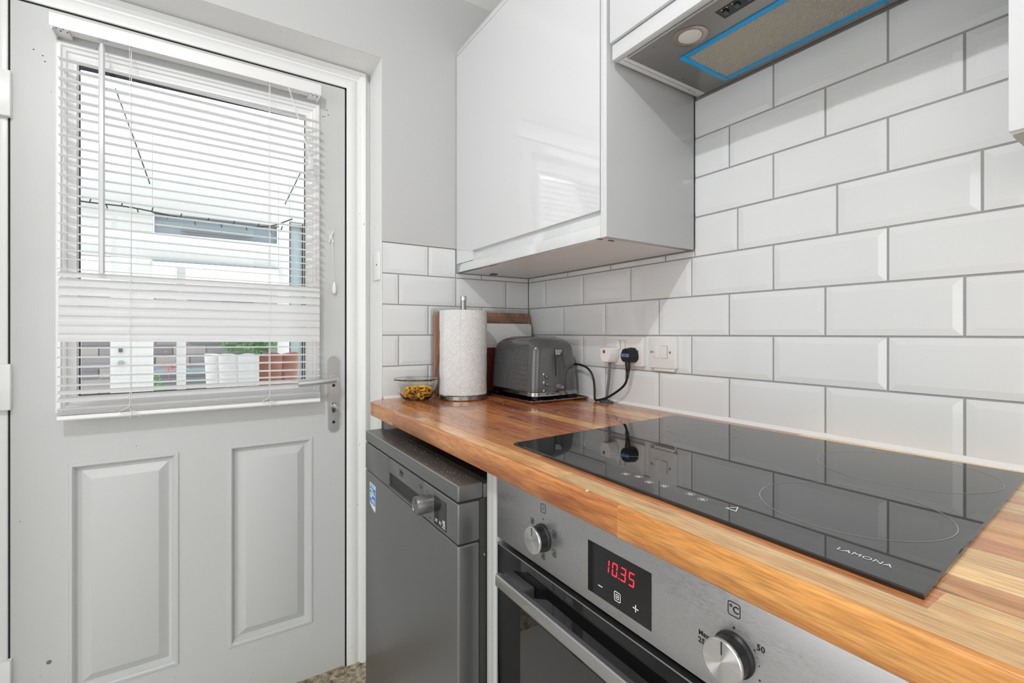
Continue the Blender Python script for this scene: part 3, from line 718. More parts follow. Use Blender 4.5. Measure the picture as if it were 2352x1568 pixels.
# ================================================================== WORKTOP
wt = thing('worktop', 'oiled butcher block worktop of orange and golden staves running along the tiled wall', 'worktop', (-.305, -1.05, .871))
ZT0, ZT1 = .871, .910; XF = -.6095; NR = 15; RW = .6075 / NR
H = []   # hob cut-out is hidden under the glass
def stave(x0, x1, y0, y1, mt, front=False, poly=None):
    if poly: mb = MB().prism(poly, 'z', ZT0, ZT1)
    elif front:
        mb = MB().prism([(x1, ZT0), (x0 + .002, ZT0), (x0, ZT0 + .002), (x0, ZT1 - .004), *[(x0 + .004 - .004 * math.cos(q * PI / 12), ZT1 - .004 + .004 * math.sin(q * PI / 12)) for q in range(1, 6)], (x0 + .004, ZT1), (x1, ZT1)], 'y', y0, y1)
    else: mb = MB().box(x0, x1, y0, y1, ZT0, ZT1)
    return obj('stave', mb, mt, wt, sm=front, ang=50)
def pick(y):
    """redder tones are likelier towards the left end, paler ones towards the right"""
    t = min(max((-y - .45) / .85, 0), 1)
    c = random.random()
    wts = [('wood_dark', .10 * (1 - t) ** 2), ('wood_red', .50 * (1 - t) ** 1.5), ('wood_orange', .38 * (1 - .7 * t)), ('wood_gold', .03 + .45 * t), ('wood_pale', .45 * t * t)]
    s = sum(x for _, x in wts); c *= s
    for n_, x in wts:
        c -= x
        if c <= 0: return n_
    return 'wood_orange'
for r_ in range(NR):
    x0 = XF + r_ * RW; x1 = x0 + RW
    if r_ == NR - 1: x1 = -.002
    if r_ == 0:
        segs = [(-.045, -.245, 'wood_front'), (-.245, -1.057, 'wood_front'), (-1.057, -2.1, 'wood_front_gold')]
        xe = x0 + .0075
        stave(0, 0, 0, 0, 'wood_orange', poly=[(x1, -.12), (xe, -.12), (xe, -.0380), (x1, -.0078)])
        for a, b, mt in ((-.12, -.38, 'wood_orange'), (-.38, -.93, 'wood_gold'), (-.93, -2.1, 'wood_pale')): stave(xe, x1, b, a, mt)
        x1 = xe
        for q, (a, b, mt) in enumerate(segs):
            if q == 0:
                mb = MB().prism([(x1, b), (x0 + .0, b), (x0, -.045), (x1, -.0380)], 'z', ZT0, ZT1); obj('stave', mb, mt, wt, sm=False)
            else: stave(x0, x1, b, a, mt, True)
        continue
    if r_ == 1:
        # runs into the clipped corner
        e = -.55; fr = 0
        stave(0, 0, 0, 0, 'wood_orange', poly=[(x1, -.42), (x0, -.42), (x0, -.0078), (-.561, -.002), (x1, -.002)])
        y = -.42
    else: y = -.002
    first = True
    while y > -2.1:
        ln = random.uniform(.12, .55)
        if first and r_ > 1: ln = random.uniform(.08, .5); first = False
        y2 = max(y - ln, -2.1)
        if y2 < -1.95: y2 = -2.1
        stave(x0, x1, y2, y, pick((y + y2) / 2)); y = y2

# ================================================================== HOB
hob = thing('induction_hob', 'black glass induction hob with thin ring markings let into the wooden worktop', 'hob', (-.30, -1.015, .910))
FL, BL, BR, FR = (-.5480, -.7365), (-.0560, -.7060), (-.0330, -1.2960), (-.5575, -1.3285)
HT = .9145
def inset(q, d):
    c = (sum(p[0] for p in q) / 4, sum(p[1] for p in q) / 4)
    return [(p[0] + (d if p[0] < c[0] else -d), p[1] + (d if p[1] < c[1] else -d)) for p in q]
Q = [FL, FR, BR, BL]; Qi = inset(Q, .0015)
mb = MB().add([(x, y, .9098) for x, y in Q] + [(x, y, HT - .0012) for x, y in Q] + [(x, y, HT) for x, y in Qi],
              [(0, 1, 5, 4), (1, 2, 6, 5), (2, 3, 7, 6), (3, 0, 4, 7), (4, 5, 9, 8), (5, 6, 10, 9), (6, 7, 11, 10), (7, 4, 8, 11), (8, 9, 10, 11), (3, 2, 1, 0)])
obj('glass_top', mb, 'hob', hob, sm=False)
def circ(mb, c, r, t, z, n=72):
    vs = [(c[0] + q * math.cos(2 * PI * i / n), c[1] + q * math.sin(2 * PI * i / n), z) for q in (r, r - t) for i in range(n)]
    return mb.add(vs, [(i, (i + 1) % n, n + (i + 1) % n, n + i) for i in range(n)])
for c, r in (((-.397, -1.215), .092), ((-.160, -1.190), .105), ((-.385, -.865), .080), ((-.165, -.860), .072)):
    obj('cooking_zone_ring', circ(MB(), c, r, .0010, HT + .0002), 'ring', hob, sm=False)
mb = text(MB(), 'LAMONA', .0098, (-.526, -1.277, HT + .0003), (0, -1, 0), (1, 0, 0), 1.0, 1.05)
obj('brand_lettering', mb, 'whiteink', hob, sm=False)
mb = MB(); PH = lambda u, v, n: (v, -u, n)
for x, y in ((-.519, .985), (-.513, 1.003), (-.520, 1.028), (-.516, 1.050), (-.514, 1.088), (-.518, 1.108)):
    mb.ringrect(y, x, .010, .010, .0006, .0028, PH, HT + .0003)
    mb.box(x - .0022, x + .0022, -y - .0010, -y + .0010, HT, HT + .0003); mb.box(x - .0006, x + .0006, -y - .003, -y + .003, HT, HT + .0003)
mb.add([(-.521, -1.139, HT + .0003), (-.521, -1.153, HT + .0003), (-.505, -1.146, HT + .0003), (-.519, -1.141, HT + .0003), (-.519, -1.151, HT + .0003), (-.508, -1.146, HT + .0003)], [(0, 1, 4, 3), (1, 2, 5, 4), (2, 0, 3, 5)])
obj('touch_icons', mb, 'whiteink', hob, sm=False)

# ================================================================== OVEN
OV0, OV1 = -1.3260, -.7310; XO = -.580
ov = thing('built_in_oven', 'stainless steel built-in oven with red clock display under the hob', 'oven', (-.31, -1.028, .20))
PO = lambda u, v, n: (n, -u, v)
obj('housing', MB().box(-.556, -.04, OV0 + .02, OV1 - .02, .16, .86), 'black', ov, sm=False)
obj('control_panel', MB().box(XO, -.556, OV0, OV1, .7475, .862, .0015), 'steel', ov)
mb = MB(); XI = XO - .0004
mb.box(XI, XO + .001, -1.0835, -.9735, .7635, .8320)
disp = obj('display_window', mb, 'ovenglass', ov, sm=False, label='black glass clock display')
# seven-segment digits 10.35
mb = MB()
def digit(segs, u, v, hw=.0046, hh=.0088, t=.0017):
    sl = .10
    def bar(u0, v0, u1, v1):
        vs = []
        for uu, vv in ((u0, v0), (u1, v0), (u1, v1), (u0, v1)): vs.append((XI - .0004, -(uu + (vv - v) * sl), vv))
        mb.add(vs, [(0, 1, 2, 3)])
    g = .0009
    if 'a' in segs: bar(u - hw + g, v + hh - t, u + hw - g, v + hh)
    if 'g' in segs: bar(u - hw + g, v - t / 2, u + hw - g, v + t / 2)
    if 'd' in segs: bar(u - hw + g, v - hh, u + hw - g, v - hh + t)
    if 'f' in segs: bar(u - hw, v + g, u - hw + t, v + hh - g)
    if 'b' in segs: bar(u + hw - t, v + g, u + hw, v + hh - g)
    if 'e' in segs: bar(u - hw, v - hh + g, u - hw + t, v - g)
    if 'c' in segs: bar(u + hw - t, v - hh + g, u + hw, v - g)
digit('bc', 1.0100, .8115); digit('abcdef', 1.0245, .8115); digit('abcdg', 1.0390, .8115); digit('acdfg', 1.0530, .8115)
mb.box(XI - .0005, XI - .0003, -1.0325, -1.0308, .8027, .8044)
obj('clock_digits', mb, 'led', disp, sm=False, label='glowing red digits reading 10.35')
mb = MB()
mb.box(XI - .0005, XI - .0002, -1.002, -.994, .7783, .7795)
mb.box(XI - .0005, XI - .0002, -1.064, -1.055, .7783, .7795).box(XI - .0005, XI - .0002, -1.0601, -1.0589, .7745, .7833)
mb.ringrect(1.029, .779, .0115, .0125, .0011, .0025, PO, XI - .0004).ringrect(1.029, .779, .0058, .0066, .0009, .0012, PO, XI - .0004)
mb.box(XI - .0005, XI - .0002, -1.0298, -1.0282, .778, .780)
obj('touch_symbols', mb, 'whiteink', disp, sm=False)
# printed marks
mb = MB(); XP = XO - .0003
def icon(u, v, s, kind_):
    mb.ringrect(u, v, s, s * 1.1, .0008, .0018, PO, XP)
    if kind_ == 0: mb.add([(XP, -(u - .0004), v - .003), (XP, -(u + .0004), v - .003), (XP, -(u + .0008), v + .003), (XP, -u, v + .003)], [(0, 1, 2, 3)])
    else:
        random.seed(kind_)
        mb.box(XP - .0001, XP, -u - .0022, -u + .0022, v - .0028, v - .0018)
        mb.box(XP - .0001, XP, -u - .0012, -u + .0012, v - .0012, v + .0014)
        mb.box(XP - .0001, XP, -u - .0022, -u + .0010, v + .0020, v + .0028)
icon(.870, .842, .0125, 0); icon(.841, .813, .0088, 1); icon(.898, .812, .0098, 2); icon(.898, .783, .0098, 3); icon(.870, .768, .0095, 4)
mb.lathe([(.0011, XP - .0001), (.0011, XP)], (0, -.870, .8255), 'x', 12)
mb.ringrect(1.187, .8405, .0135, .0145, .0009, .0028, PO, XP)
text(mb, '°C', .0095, (XP - .0001, -1.187, .8405), (0, -1, 0), (0, 0, 1), 1.0, 1.0, .0002)
for u, v, r in ((1.187, .8225, .0013), (1.208, .8120, .0009), (1.166, .765, .0009), (1.213, .786, .0009), (1.2125, .7995, .0006)):
    mb.lathe([(r, XP - .0001), (r, XP)], (0, -u, v), 'x', 12)
text(mb, 'Max.', .0072, (XP - .0001, -1.1540, .7975), (0, -1, 0), (0, 0, 1), 1.0, 1.05, .0002)
text(mb, '250', .0080, (XP - .0001, -1.1525, .7895), (0, -1, 0), (0, 0, 1), 1.0, 1.05, .0002)
text(mb, '50', .0078, (XP - .0001, -1.2140, .8165), (0, -1, 0), (0, 0, 1), 1.0, 1.05, .0002)
obj('printed_marks', mb, 'ink', ov, sm=False, kind='stuff')
random.seed(11)
for y, z, r in ((-.870, .797, .0205), (-1.1875, .797, .0208)):
    k = obj('control_knob', MB().lathe([(r + .0005, XO), (r + .0005, XO - .003), (r - .0015, XO - .005), (r - .001, XO - .0195)], (0, y, z), 'x', 56), 'black', ov)
    f = obj('knob_face', MB().lathe([(r + .0000, XO - .0185), (r + .0002, XO - .0212), (r - .0008, XO - .0222), (.0004, XO - .0222)], (0, y, z), 'x', 64), 'spun', k)
    obj('pointer_mark', MB().box(XO - .0226, XO - .0220, y - .0005, y + .0005, z + .007, z + r - .001), 'ink', k, sm=False)
# door
od = obj('oven_door', MB().box(XO + .0, -.556, OV0 + .002, OV1 - .001, .16, .7375, .0012), 'ovenglass', ov, label='black glass oven door')
obj('door_edge_trim', MB().box(XO - .0006, XO + .010, OV0 + .002, OV1 - .001, .7365, .7385), 'satin', od, sm=False)
obj('inner_window', MB().box(XO - .0002, XO + .0005, OV0 + .10, OV1 - .075, .26, .655), 'hob', od, sm=False)
mb = MB().prism([(XO - .0325, .6915), (XO - .0325, .7080), (XO - .0310, .7100), (XO - .0235, .7100), (XO - .0235, .6900), (XO - .0315, .6900)], 'y', -1.278, -.7790)
hd = obj('handle_bar', mb, 'satin', od, label='long brushed metal handle bar')
for a, b in ((-.783, -.848), (-1.209, -1.274)):
    obj('handle_bracket', MB().box(XO - .0236, XO, a, b, .6900, .7095, .0025), 'dkgrey', od)

# base units around
ep = []
for i, (a, b) in enumerate(((-.6905, -.7085), (-.7095, -.7275))):
    p = obj('end_panel', MB().box(XO + (.0 if i else .002), -.02, b, a, .0, .870, .0008), 'panel')
    tag(p, ['pale grey upright end panel beside the dark dishwasher', 'pale grey upright end panel beside the steel oven'][i], 'panel')
bu = thing('base_unit', 'pale grey base cabinet standing to the right of the oven', 'cabinet', (-.30, -1.72, 0))
obj('body', MB().box(-.56, -.02, -2.09, -1.330, .0, .870), 'panel', bu, sm=False)
obj('door', MB().box(-.580, -.5602, -1.93, -1.332, .16, .868, .001), 'cab', bu)
hp = thing('oven_housing', 'pale shelf and plinth that carry the oven', 'cabinet', (-.3, -1.028, 0))
obj('shelf', MB().box(-.55, -.04, -1.3285, -.7285, .13, .158), 'panel', hp, sm=False)
obj('plinth', MB().box(-.53, -.51, -1.3285, -.7285, 0.0, .129), 'panel', hp, sm=False)

# ================================================================== DISHWASHER
D0, D1, XD = -.6890, -.0950, -.638
dw = thing('dishwasher', 'dark silver freestanding dishwasher with a round dial, left of the oven', 'dishwasher', (-.34, -.392, 0))
obj('casing', MB().box(-.592, -.06, D0 + .002, D1 - .002, .02, .806), 'dwtop', dw, sm=False)
mb = MB().box(XD, -.585, D0, D1, .8065, .837, .0035, 3)
mb.box(-.5849, -.055, D0, D1, .8065, .8325, .001)
obj('lid', mb, 'dw', dw)
obj('lid_inlay', MB().box(-.570, -.07, D0 + .02, D1 - .02, .8325, .8350, .001), 'tdark', dw)
cz0, cz1 = .7285, .8035; hy0, hy1 = -.525, -.305; hz0, hz1 = .7335, .7680; XB = -.592
bv = .002
mb = MB().box(XD, XB, -.302, D1, cz0, cz1, .002)
mb.box(XD, XB, D0, hy0, cz0, cz1, .0035, 3)
mb.box(XD, XB, hy0 - .004, -.303, hz1, cz1, .0012).box(XD, XB, hy0 - .004, -.303, cz0, hz0, .0012)
mb.box(XD, XB, -.3052, -.303, cz0, cz1)
con = obj('console', mb, 'dw', dw)
# scooped back of the grip recess
pts = [(XD + .001, hz0)] + [(XD + .004 + .030 * math.sin(a), hz0 + .004 + .020 * (1 - math.cos(a))) for a in [PI * k / 14 for k in range(15)]] 
mb = MB().prism([(XD + .0015, hz0 - .0015), (XD + .0020, hz0 + .0004), (XD + .020, hz0 + .007), (XD + .034, hz0 + .016), (XD + .037, hz0 + .026), (XD + .034, hz1 + .002), (XB - .001, hz1 + .002), (XB - .001, hz0 - .0015)], 'y', hy0 - .001, hy1 - .0008)
obj('grip_recess', mb, 'dw', con)
mb = MB().tube([(XD + .027, hy1 - .024, hz0 + .018), (XD + .027, hy0 + .002, hz0 + .018)], .0080, 20)
obj('grip_bar', mb, 'dw', con)
kz, ky, kr = .7625, -.5455, .0190
mb = MB().lathe([(kr + .001, XD + .002), (kr + .001, XD - .001), (kr, XD - .0015), (kr, XD - .024), (kr - .0012, XD - .0258), (kr - .003, XD - .0258), (kr - .0035, XD - .0245), (.0004, XD - .0245)], (0, ky, kz), 'x', 56)
kb = obj('programme_dial', mb, 'dw', dw)
obj('edge_highlight', MB().tube([(XD + .0012, D0 + .004, cz1 - .0010), (XD + .0012, D1 - .002, cz1 - .0010)], .0011, 8).tube([(XD + .0012, D0 + .004, .8358), (XD + .0012, D1 - .003, .8358)], .0010, 8), 'satin', dw, label='added bright lines standing in for edge highlights on the lid and console')  # satin tubes added to draw highlights along the edges
obj('pointer_mark', MB().box(XD - .0250, XD - .0244, ky - .0005, ky + .0005, kz + .004, kz + .015), 'ink', kb, sm=False)
dd = obj('display_window', MB().box(XD - .0006, XD + .001, -.6405, -.5835, .7355, .7915), 'ovenglass', dw, sm=False)
mb = MB()
for k in range(3):
    u = -.590 - k * .018
    mb.box(XD - .0009, XD - .0006, u - .011, u, .7465, .7475).box(XD - .0009, XD - .0006, u - .004, u - .001, .7425, .7450).box(XD - .0009, XD - .0006, u - .009, u - .006, .7425, .7440)
mb.prism([(-.6255, .7475), (-.6255, .7555), (-.6300, .7515)], 'x', XD - .0009, XD - .0006); mb.box(XD - .0009, XD - .0006, -.634, -.6315, .7475, .7555)
mb.box(XD - .0009, XD - .0006, -.6375, -.622, .7400, .7408)
obj('display_symbols', mb, 'whiteink', dd, sm=False)
mb = text(MB(), 'beko', .0165, (XD - .0003, -.393, .7895), (0, -1, 0), (0, 0, 1), .85, .85, .0004)
mb.box(XD - .0003, XD, -.406, -.380, .7795, .7812)
for q in range(6): mb.box(XD - .0003, XD, -.505 - q * .0035, -.503 - q * .0035, .7895, .7915)
mb.box(XD - .0003, XD, -.517, -.508, .7850, .7870).box(XD - .0003, XD, -.5480, -.5465, .7868, .7905).ringrect(.5640, .7840, .0045, .0065, .0006, .002, PO, XD - .0003)
mb.box(XD - .0003, XD, -.5720, -.566, .7600, .7612).box(XD - .0003, XD, -.566, -.556, .7375, .7387)
obj('printed_marks', mb, 'ink', dw, sm=False, kind='stuff')
fd = obj('front_door', MB().box(XD, XB, D0, D1, .10, .7262, .0045, 3), 'dw', dw)
obj('seam_gasket', MB().box(XD + .004, XB, D0 + .003, D1 - .003, .7255, .8070), 'ink', dw, sm=False)
obj('plinth', MB().box(XD + .03, -.30, D0 + .003, D1 - .003, .0, .098), 'dwtop', dw, sm=False)
obj('side_screw', MB().lathe([(.003, 0), (.003, .0012)], (0, 0, 0), 'y', 10).__class__().lathe([(.0018, D0 - .0012), (.0018, D0 + .003)], (-.583, 0, .70), 'y', 10), 'satin', dw)
# sticker
s0, s1 = -.190, -.139
mb = MB().prism([(s0, .700), (s1, .7005), (s1 + .001, .642), (s1 - .020, .634), (s0 + .004, .628), (s0 + .0005, .636)], 'x', XD - .0004, XD)
stk = obj('energy_sticker', mb, 'paper', fd, sm=False, label='blue and white peeling sticker')
mb = MB().box(XD - .0006, XD - .0004, s0 + .001, s1 - .001, .645, .690)
obj('blue_print', mb, 'sticker', stk, sm=False)
mb = MB()
for k, (zz, hh, a, b) in enumerate(((.6815, .004, .02, .6), (.6755, .003, .25, .8), (.669, .004, .05, .9), (.661, .006, .1, .4), (.6555, .003, .35, .9), (.650, .0025, .2, .95))):
    mb.box(XD - .0008, XD - .0006, s1 - .001 - (s1 - s0 - .002) * b, s1 - .001 - (s1 - s0 - .002) * a, zz, zz + hh)
obj('sticker_bars', mb, 'paper', stk, sm=False)
mb = MB()
for k in range(7): mb.box(XD - .0006, XD - .0004, s1 - .008 - k * .0055, s1 - .005 - k * .0055, .6925, .6975)
obj('sticker_lettering', mb, 'sticker', stk, sm=False)

# ================================================================== WALL CABINETS
XCB = -.303
wc = thing('wall_cabinet', 'white gloss wall cabinet in the corner above the toaster', 'cabinet', (-.15, -.36, 1.325))
mb = MB().box(-.284, -.012, -.7065, -.004, 1.330, 2.078)
obj('body', mb, 'cabin', wc, sm=False)
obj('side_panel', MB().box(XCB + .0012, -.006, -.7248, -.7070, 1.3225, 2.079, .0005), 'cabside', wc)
obj('edge_strip', MB().box(XCB, XCB + .0011, -.7248, -.7070, 1.3225, 2.079, .0004), 'cab', wc)
obj('bottom_panel', MB().box(XCB, -.2842, -.7062, -.0032, 1.3225, 1.3505, .001), 'cab', wc)
obj('underside_panel', MB().box(-.2840, -.008, -.7062, -.0032, 1.3228, 1.3295), 'cabin', wc, sm=False)
obj('top_rail', MB().box(XCB, -.2842, -.7062, -.0032, 2.0635, 2.081, .001), 'cab', wc)
obj('filler_panel', MB().box(XCB, -.2842, -.1166, -.0035, 1.3520, 2.0615), 'cab', wc, sm=False)
obj('grip_channel', MB().box(XCB + .010, -.2842, -.7062, -.1175, 1.3520, 1.3850, .001), 'cab', wc)
cd_ = obj('door', MB().box(XCB, -.2842, -.7040, -.1166, 1.3835, 2.0615), 'cab', wc, sm=False)
obj('door_gap', MB().box(-.299, -.2845, -.7072, -.7038, 1.352, 2.062), 'gap', wc, sm=False)
mb = MB()
for x in (-.296, -.262): mb.box(x - .008, x + .008, -.700, -.6945, 1.3215, 1.3228)
mb.box(-.19, -.17, -.055, -.035, 1.319, 1.3225)
obj('clips', mb, 'dkgrey', wc, sm=False)
cr_ = thing('wall_cabinet', 'white gloss wall cabinet at the far right edge beyond the extractor', 'cabinet', (-.15, -1.63, 1.325))
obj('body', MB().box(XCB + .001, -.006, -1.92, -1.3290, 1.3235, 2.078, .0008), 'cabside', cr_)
obj('door', MB().box(XCB - .0185, XCB, -1.90, -1.3295, 1.3240, 2.078, .0012), 'cab', cr_)
# hood cabinet
hc = thing('hood_cabinet', 'white gloss cabinet with a lift door above the extractor hood', 'cabinet', (-.15, -1.03, 1.73))
obj('body', MB().box(-.2842, -.008, -1.3260, -.7260, 1.760, 2.078), 'cabin', hc, sm=False)
obj('door', MB().box(XCB - .0005, -.2848, -1.3245, -.7345, 1.7300, 2.062, .0014), 'cab', hc)
obj('top_rail', MB().box(XCB, -.2842, -1.3250, -.7260, 2.0635, 2.081, .001), 'cab', hc)
# extractor
hx = thing('extractor_hood', 'grey built-in extractor hood with a blue rimmed grease filter above the hob', 'extractor', (-.15, -1.03, 1.695))
ZH = 1.6955
mb = MB().box(-.296, -.2805, -1.3255, -.7345, ZH, 1.7285, .001)
obj('visor', mb, 'cab', hx)
mb = MB().box(-.2800, -.008, -.7605, -.7355, ZH + .0005, 1.7560, .0006).box(-.2800, -.008, -1.3255, -1.3005, ZH + .0005, 1.7560, .0006)
obj('side_board', mb, 'cabin', hx)
obj('side_board_seam', MB().box(-.278, -.030, -.7490, -.7484, ZH + .0001, ZH + .0010), 'greyplanter', hx, sm=False)
obj('rear_board', MB().box(-.0120, -.004, -1.300, -.7610, ZH + .0040, 1.7100), 'cabin', hx, sm=False)
pl = obj('canopy_plate', MB().box(-.2765, -.0125, -1.2995, -.7622, ZH - .0030, ZH + .0300, .0016), 'hoodgrey', hx)
obj('front_lip', MB().box(-.2800, -.2768, -1.2995, -.7625, ZH - .004, ZH + .010, .0006), 'satin', hx)
# filter with blue film rim
FX0, FX1, FY0, FY1 = -.1890, -.0290, -1.240, -.8215
ZF = ZH - .0030
mb = MB()
fr = .0125
for a in ((FX0, FX1, FY1 - fr, FY1), (FX0, FX1, FY0, FY0 + fr), (FX0, FX0 + fr, FY0 + fr, FY1 - fr), (FX1 - fr, FX1, FY0 + fr, FY1 - fr)):
    mb.box(a[0], a[1], a[2], a[3], ZF - .0030, ZF + .0002, .0012)
gf = obj('grease_filter', mb, 'blue', hx, label='bright blue film covered filter frame')
obj('filter_mesh', MB().box(FX0 + fr - .001, FX1 - fr + .001, FY0 + fr - .001, FY1 - fr + .001, ZF - .0012, ZF + .0002), 'filter', gf, sm=False)
lc_ = (-.2325, -.8805)
lr = obj('lamp_ring', MB().lathe([(.0330, ZF + .0002), (.0330, ZF - .0012), (.0310, ZF - .0022), (.0225, ZF - .0014), (.0215, ZF + .0002)], (lc_[0], lc_[1], 0), 'z', 48, False, False), 'copper', hx)
obj('lamp_glass', MB().lathe([(.0218, ZF + .0002), (.0218, ZF - .0010), (.018, ZF - .0020), (.001, ZF - .0024)], (lc_[0], lc_[1], 0), 'z', 40), 'lamp', hx)
sw = obj('switch_panel', MB().box(-.2530, -.2230, -1.040, -.9480, ZF - .0008, ZF + .0002), 'black', hx, sm=False)
for k in range(3): obj('slider', MB().box(-.2440, -.2340, -.9640 - k * .022, -.9560 - k * .022, ZF - .0045, ZF - .0009, .001), 'dkgrey', sw)
mb = MB()
for k in range(3): mb.lathe([(.0012, ZF - .0012), (.0012, ZF - .0008)], (-.2490, -.958 - k * .010, 0), 'z', 8)
obj('switch_marks', mb, 'whiteink', sw, sm=False)
mb = MB()
for x, y in ((-.262, -.818), (-.115, -.775), (-.060, -.752)): mb.lathe([(.0012, ZF - .0004), (.0012, ZF + .0001)], (x, y, 0), 'z', 8)
obj('rivets', mb, 'ink', hx, sm=False)

# ================================================================== SOCKETS
def plate(mb, y0, y1, z0, z1, t=.0115, r=.005):
    """rounded wall plate: y0<y1"""
    seg = 5; L = []
    for sy, sz, a0 in ((1, 1, 0), (-1, 1, 90), (-1, -1, 180), (1, -1, 270)):
        for k in range(seg + 1):
            a = math.radians(a0 + 90 * k / seg); L.append(((y1 - r if sy > 0 else y0 + r) + r * math.cos(a), (z1 - r if sz > 0 else z0 + r) + r * math.sin(a)))
    n = len(L); cy, cz = (y0 + y1) / 2, (z0 + z1) / 2
    def R(x, d): return [(x, y + (d if y < cy else -d), z + (d if z < cz else -d)) for y, z in L]
    vs = R(.002, 0) + R(-t + .0025, 0) + R(-t + .0007, .0009) + R(-t, .0026)
    fs = []
    for k in range(3): fs += [(k * n + i, k * n + (i + 1) % n, (k + 1) * n + (i + 1) % n, (k + 1) * n + i) for i in range(n)]
    fs.append(tuple(3 * n + i for i in range(n)))
    return mb.add(vs, fs)
def rocker(y0, y1, z0, z1, par, lab=None):
    obj('switch_surround', MB().box(-.0121, -.0115, y0 - .0008, y1 + .0008, z0 - .0008, z1 + .0008), 'grout', par, sm=False)
    return obj('rocker_switch', MB().prism([(-.0115, z0), (-.0130, z0), (-.0160, z1), (-.0115, z1)], 'y', y0, y1), 'white', par, sm=False, label=lab)
ds = thing('double_socket', 'white double wall socket with a white and a black plug in it', 'socket', (-.005, -.494, 1.022))
obj('plate', plate(MB(), -.568, -.421, 1.0225, 1.1065), 'white', ds)
rocker(-.483, -.470, 1.069, 1.0945, ds); rocker(-.502, -.489, 1.069, 1.0945, ds)
for y in (-.548, -.4405):
    obj('screw', MB().lathe([(.0034, -.0112), (.0034, -.0120), (.0012, -.0122)], (0, y, 1.0645), 'x', 16), 'satin', ds)
fs_ = thing('fused_switch', 'white fused spur switch on the tiles, right of the double socket', 'switch', (-.005, -.632, 1.022))
obj('plate', plate(MB(), -.6765, -.5885, 1.0225, 1.1075), 'white', fs_)
rocker(-.649, -.631, 1.050, 1.0815, fs_)
obj('fuse_cover', MB().box(-.0135, -.0112, -.6225, -.6050, 1.0495, 1.0815, .0008), 'white', fs_)
obj('fuse_slot', MB().box(-.0140, -.0134, -.6068, -.6060, 1.063, 1.068), 'ink', fs_, sm=False)
for y in (-.597, -.657):
    obj('screw', MB().lathe([(.0036, -.0112), (.0036, -.0120), (.0014, -.0122)], (0, y, 1.0655), 'x', 16), 'satin', fs_)
obj('lower_lip', MB().box(-.0075, .001, -.667, -.602, 1.0155, 1.0228, .0006), 'white', fs_)

wp = thing('charger_plug', 'white moulded plug with a red mark in the left half of the double socket', 'plug', (-.03, -.457, 1.03))
def plugbody(mb, poly, x0, x1, taper=.88, bev=.002):
    n = len(poly); cy = sum(p[0] for p in poly) / n; cz = sum(p[1] for p in poly) / n
    def R(x, s): return [(x, cy + (y - cy) * s, cz + (z - cz) * s) for y, z in poly]
    lv = [(x0, 1.0), (x0 - (x0 - x1) * .25, 1.0), (x0 - (x0 - x1) * .3, .96), (x1 + bev, taper + .03), (x1, taper - .03)]
    vs = []
    for x, s in lv: vs += R(x, s)
    fs = []
    for k in range(len(lv) - 1): fs += [(k * n + i, k * n + (i + 1) % n, (k + 1) * n + (i + 1) % n, (k + 1) * n + i) for i in range(n)]
    fs += [tuple(range(n)), tuple((len(lv) - 1) * n + i for i in range(n))]
    return mb.add(vs, fs)
cy = -.457
poly = [(cy - .020, 1.070), (cy - .016, 1.0745), (cy + .016, 1.0745), (cy + .020, 1.070), (cy + .021, 1.048), (cy + .015, 1.0355), (cy + .012, 1.0310), (cy - .012, 1.0310), (cy - .015, 1.0355), (cy - .021, 1.048)]
obj('plug_body', plugbody(MB(), poly, -.0125, -.048, .93), 'white', wp, ang=40)
obj('red_mark', MB().lathe([(.0050, -.0484), (.0050, -.0478)], (0, cy + .004, 1.062), 'x', 20), 'redmark', wp)
obj('cable', MB().tube([(-.030, cy - .001, 1.033), (-.030, cy - .001, 1.02), (-.028, cy + .004, .98), (-.027, cy + .012, .94), (-.0265, cy + .016, .917), (-.0265, cy + .016, .9106)], .0042, 12, smooth=2), 'pipe', wp)
gr = obj('cable_grommet', MB().lathe([(.0215, .910), (.0215, .9125), (.019, .9145), (.0095, .9155), (.0085, .9185), (.0055, .9190), (.0055, .9140)], (-.0265, cy + .016, 0), 'z', 36, True, False), 'dkgrey')
tag(gr, 'round dark rubber grommet in the worktop below the white plug', 'grommet')
bp = thing('toaster_plug', 'black plug and cord of the toaster in the right half of the socket', 'plug', (-.03, -.531, 1.03))
cy = -.531
poly = [(cy - .0215, 1.052), (cy - .019, 1.064), (cy - .010, 1.074), (cy + .004, 1.0755), (cy + .013, 1.072), (cy + .0205, 1.058), (cy + .0205, 1.046), (cy + .015, 1.036), (cy + .009, 1.033), (cy - .009, 1.033), (cy - .016, 1.037), (cy - .021, 1.044)]
obj('plug_body', plugbody(MB(), poly, -.0125, -.043, .86), 'black', bp, ang=40)
obj('plug_label', MB().box(-.0437, -.0428, cy - .014, cy + .014, 1.0495, 1.0585), 'plugblue', bp, sm=False)
mb = text(MB(), '13A', .0055, (-.0439, cy, 1.054), (0, -1, 0), (0, 0, 1), 1.2, 1.1, .0002)
obj('plug_lettering', mb, 'ink', bp, sm=False)
mb = MB().tube([(-.032, cy, 1.040), (-.034, cy - .001, 1.030), (-.034, cy - .002, 1.018), (-.0335, cy - .001, 1.008)], lambda t: .0085 - .0030 * t, 16, smooth=1)
for k in range(6):
    c = Vector((-.0335, cy - .001 + k * .0006, 1.0085 - k * .0037)); r = .0066 - k * .0002
    mb.lathe([(.003, -.0010), (r, -.0008), (r, .0008), (.003, .0010)], c, 'z', 18)
obj('strain_relief', mb, 'black', bp)
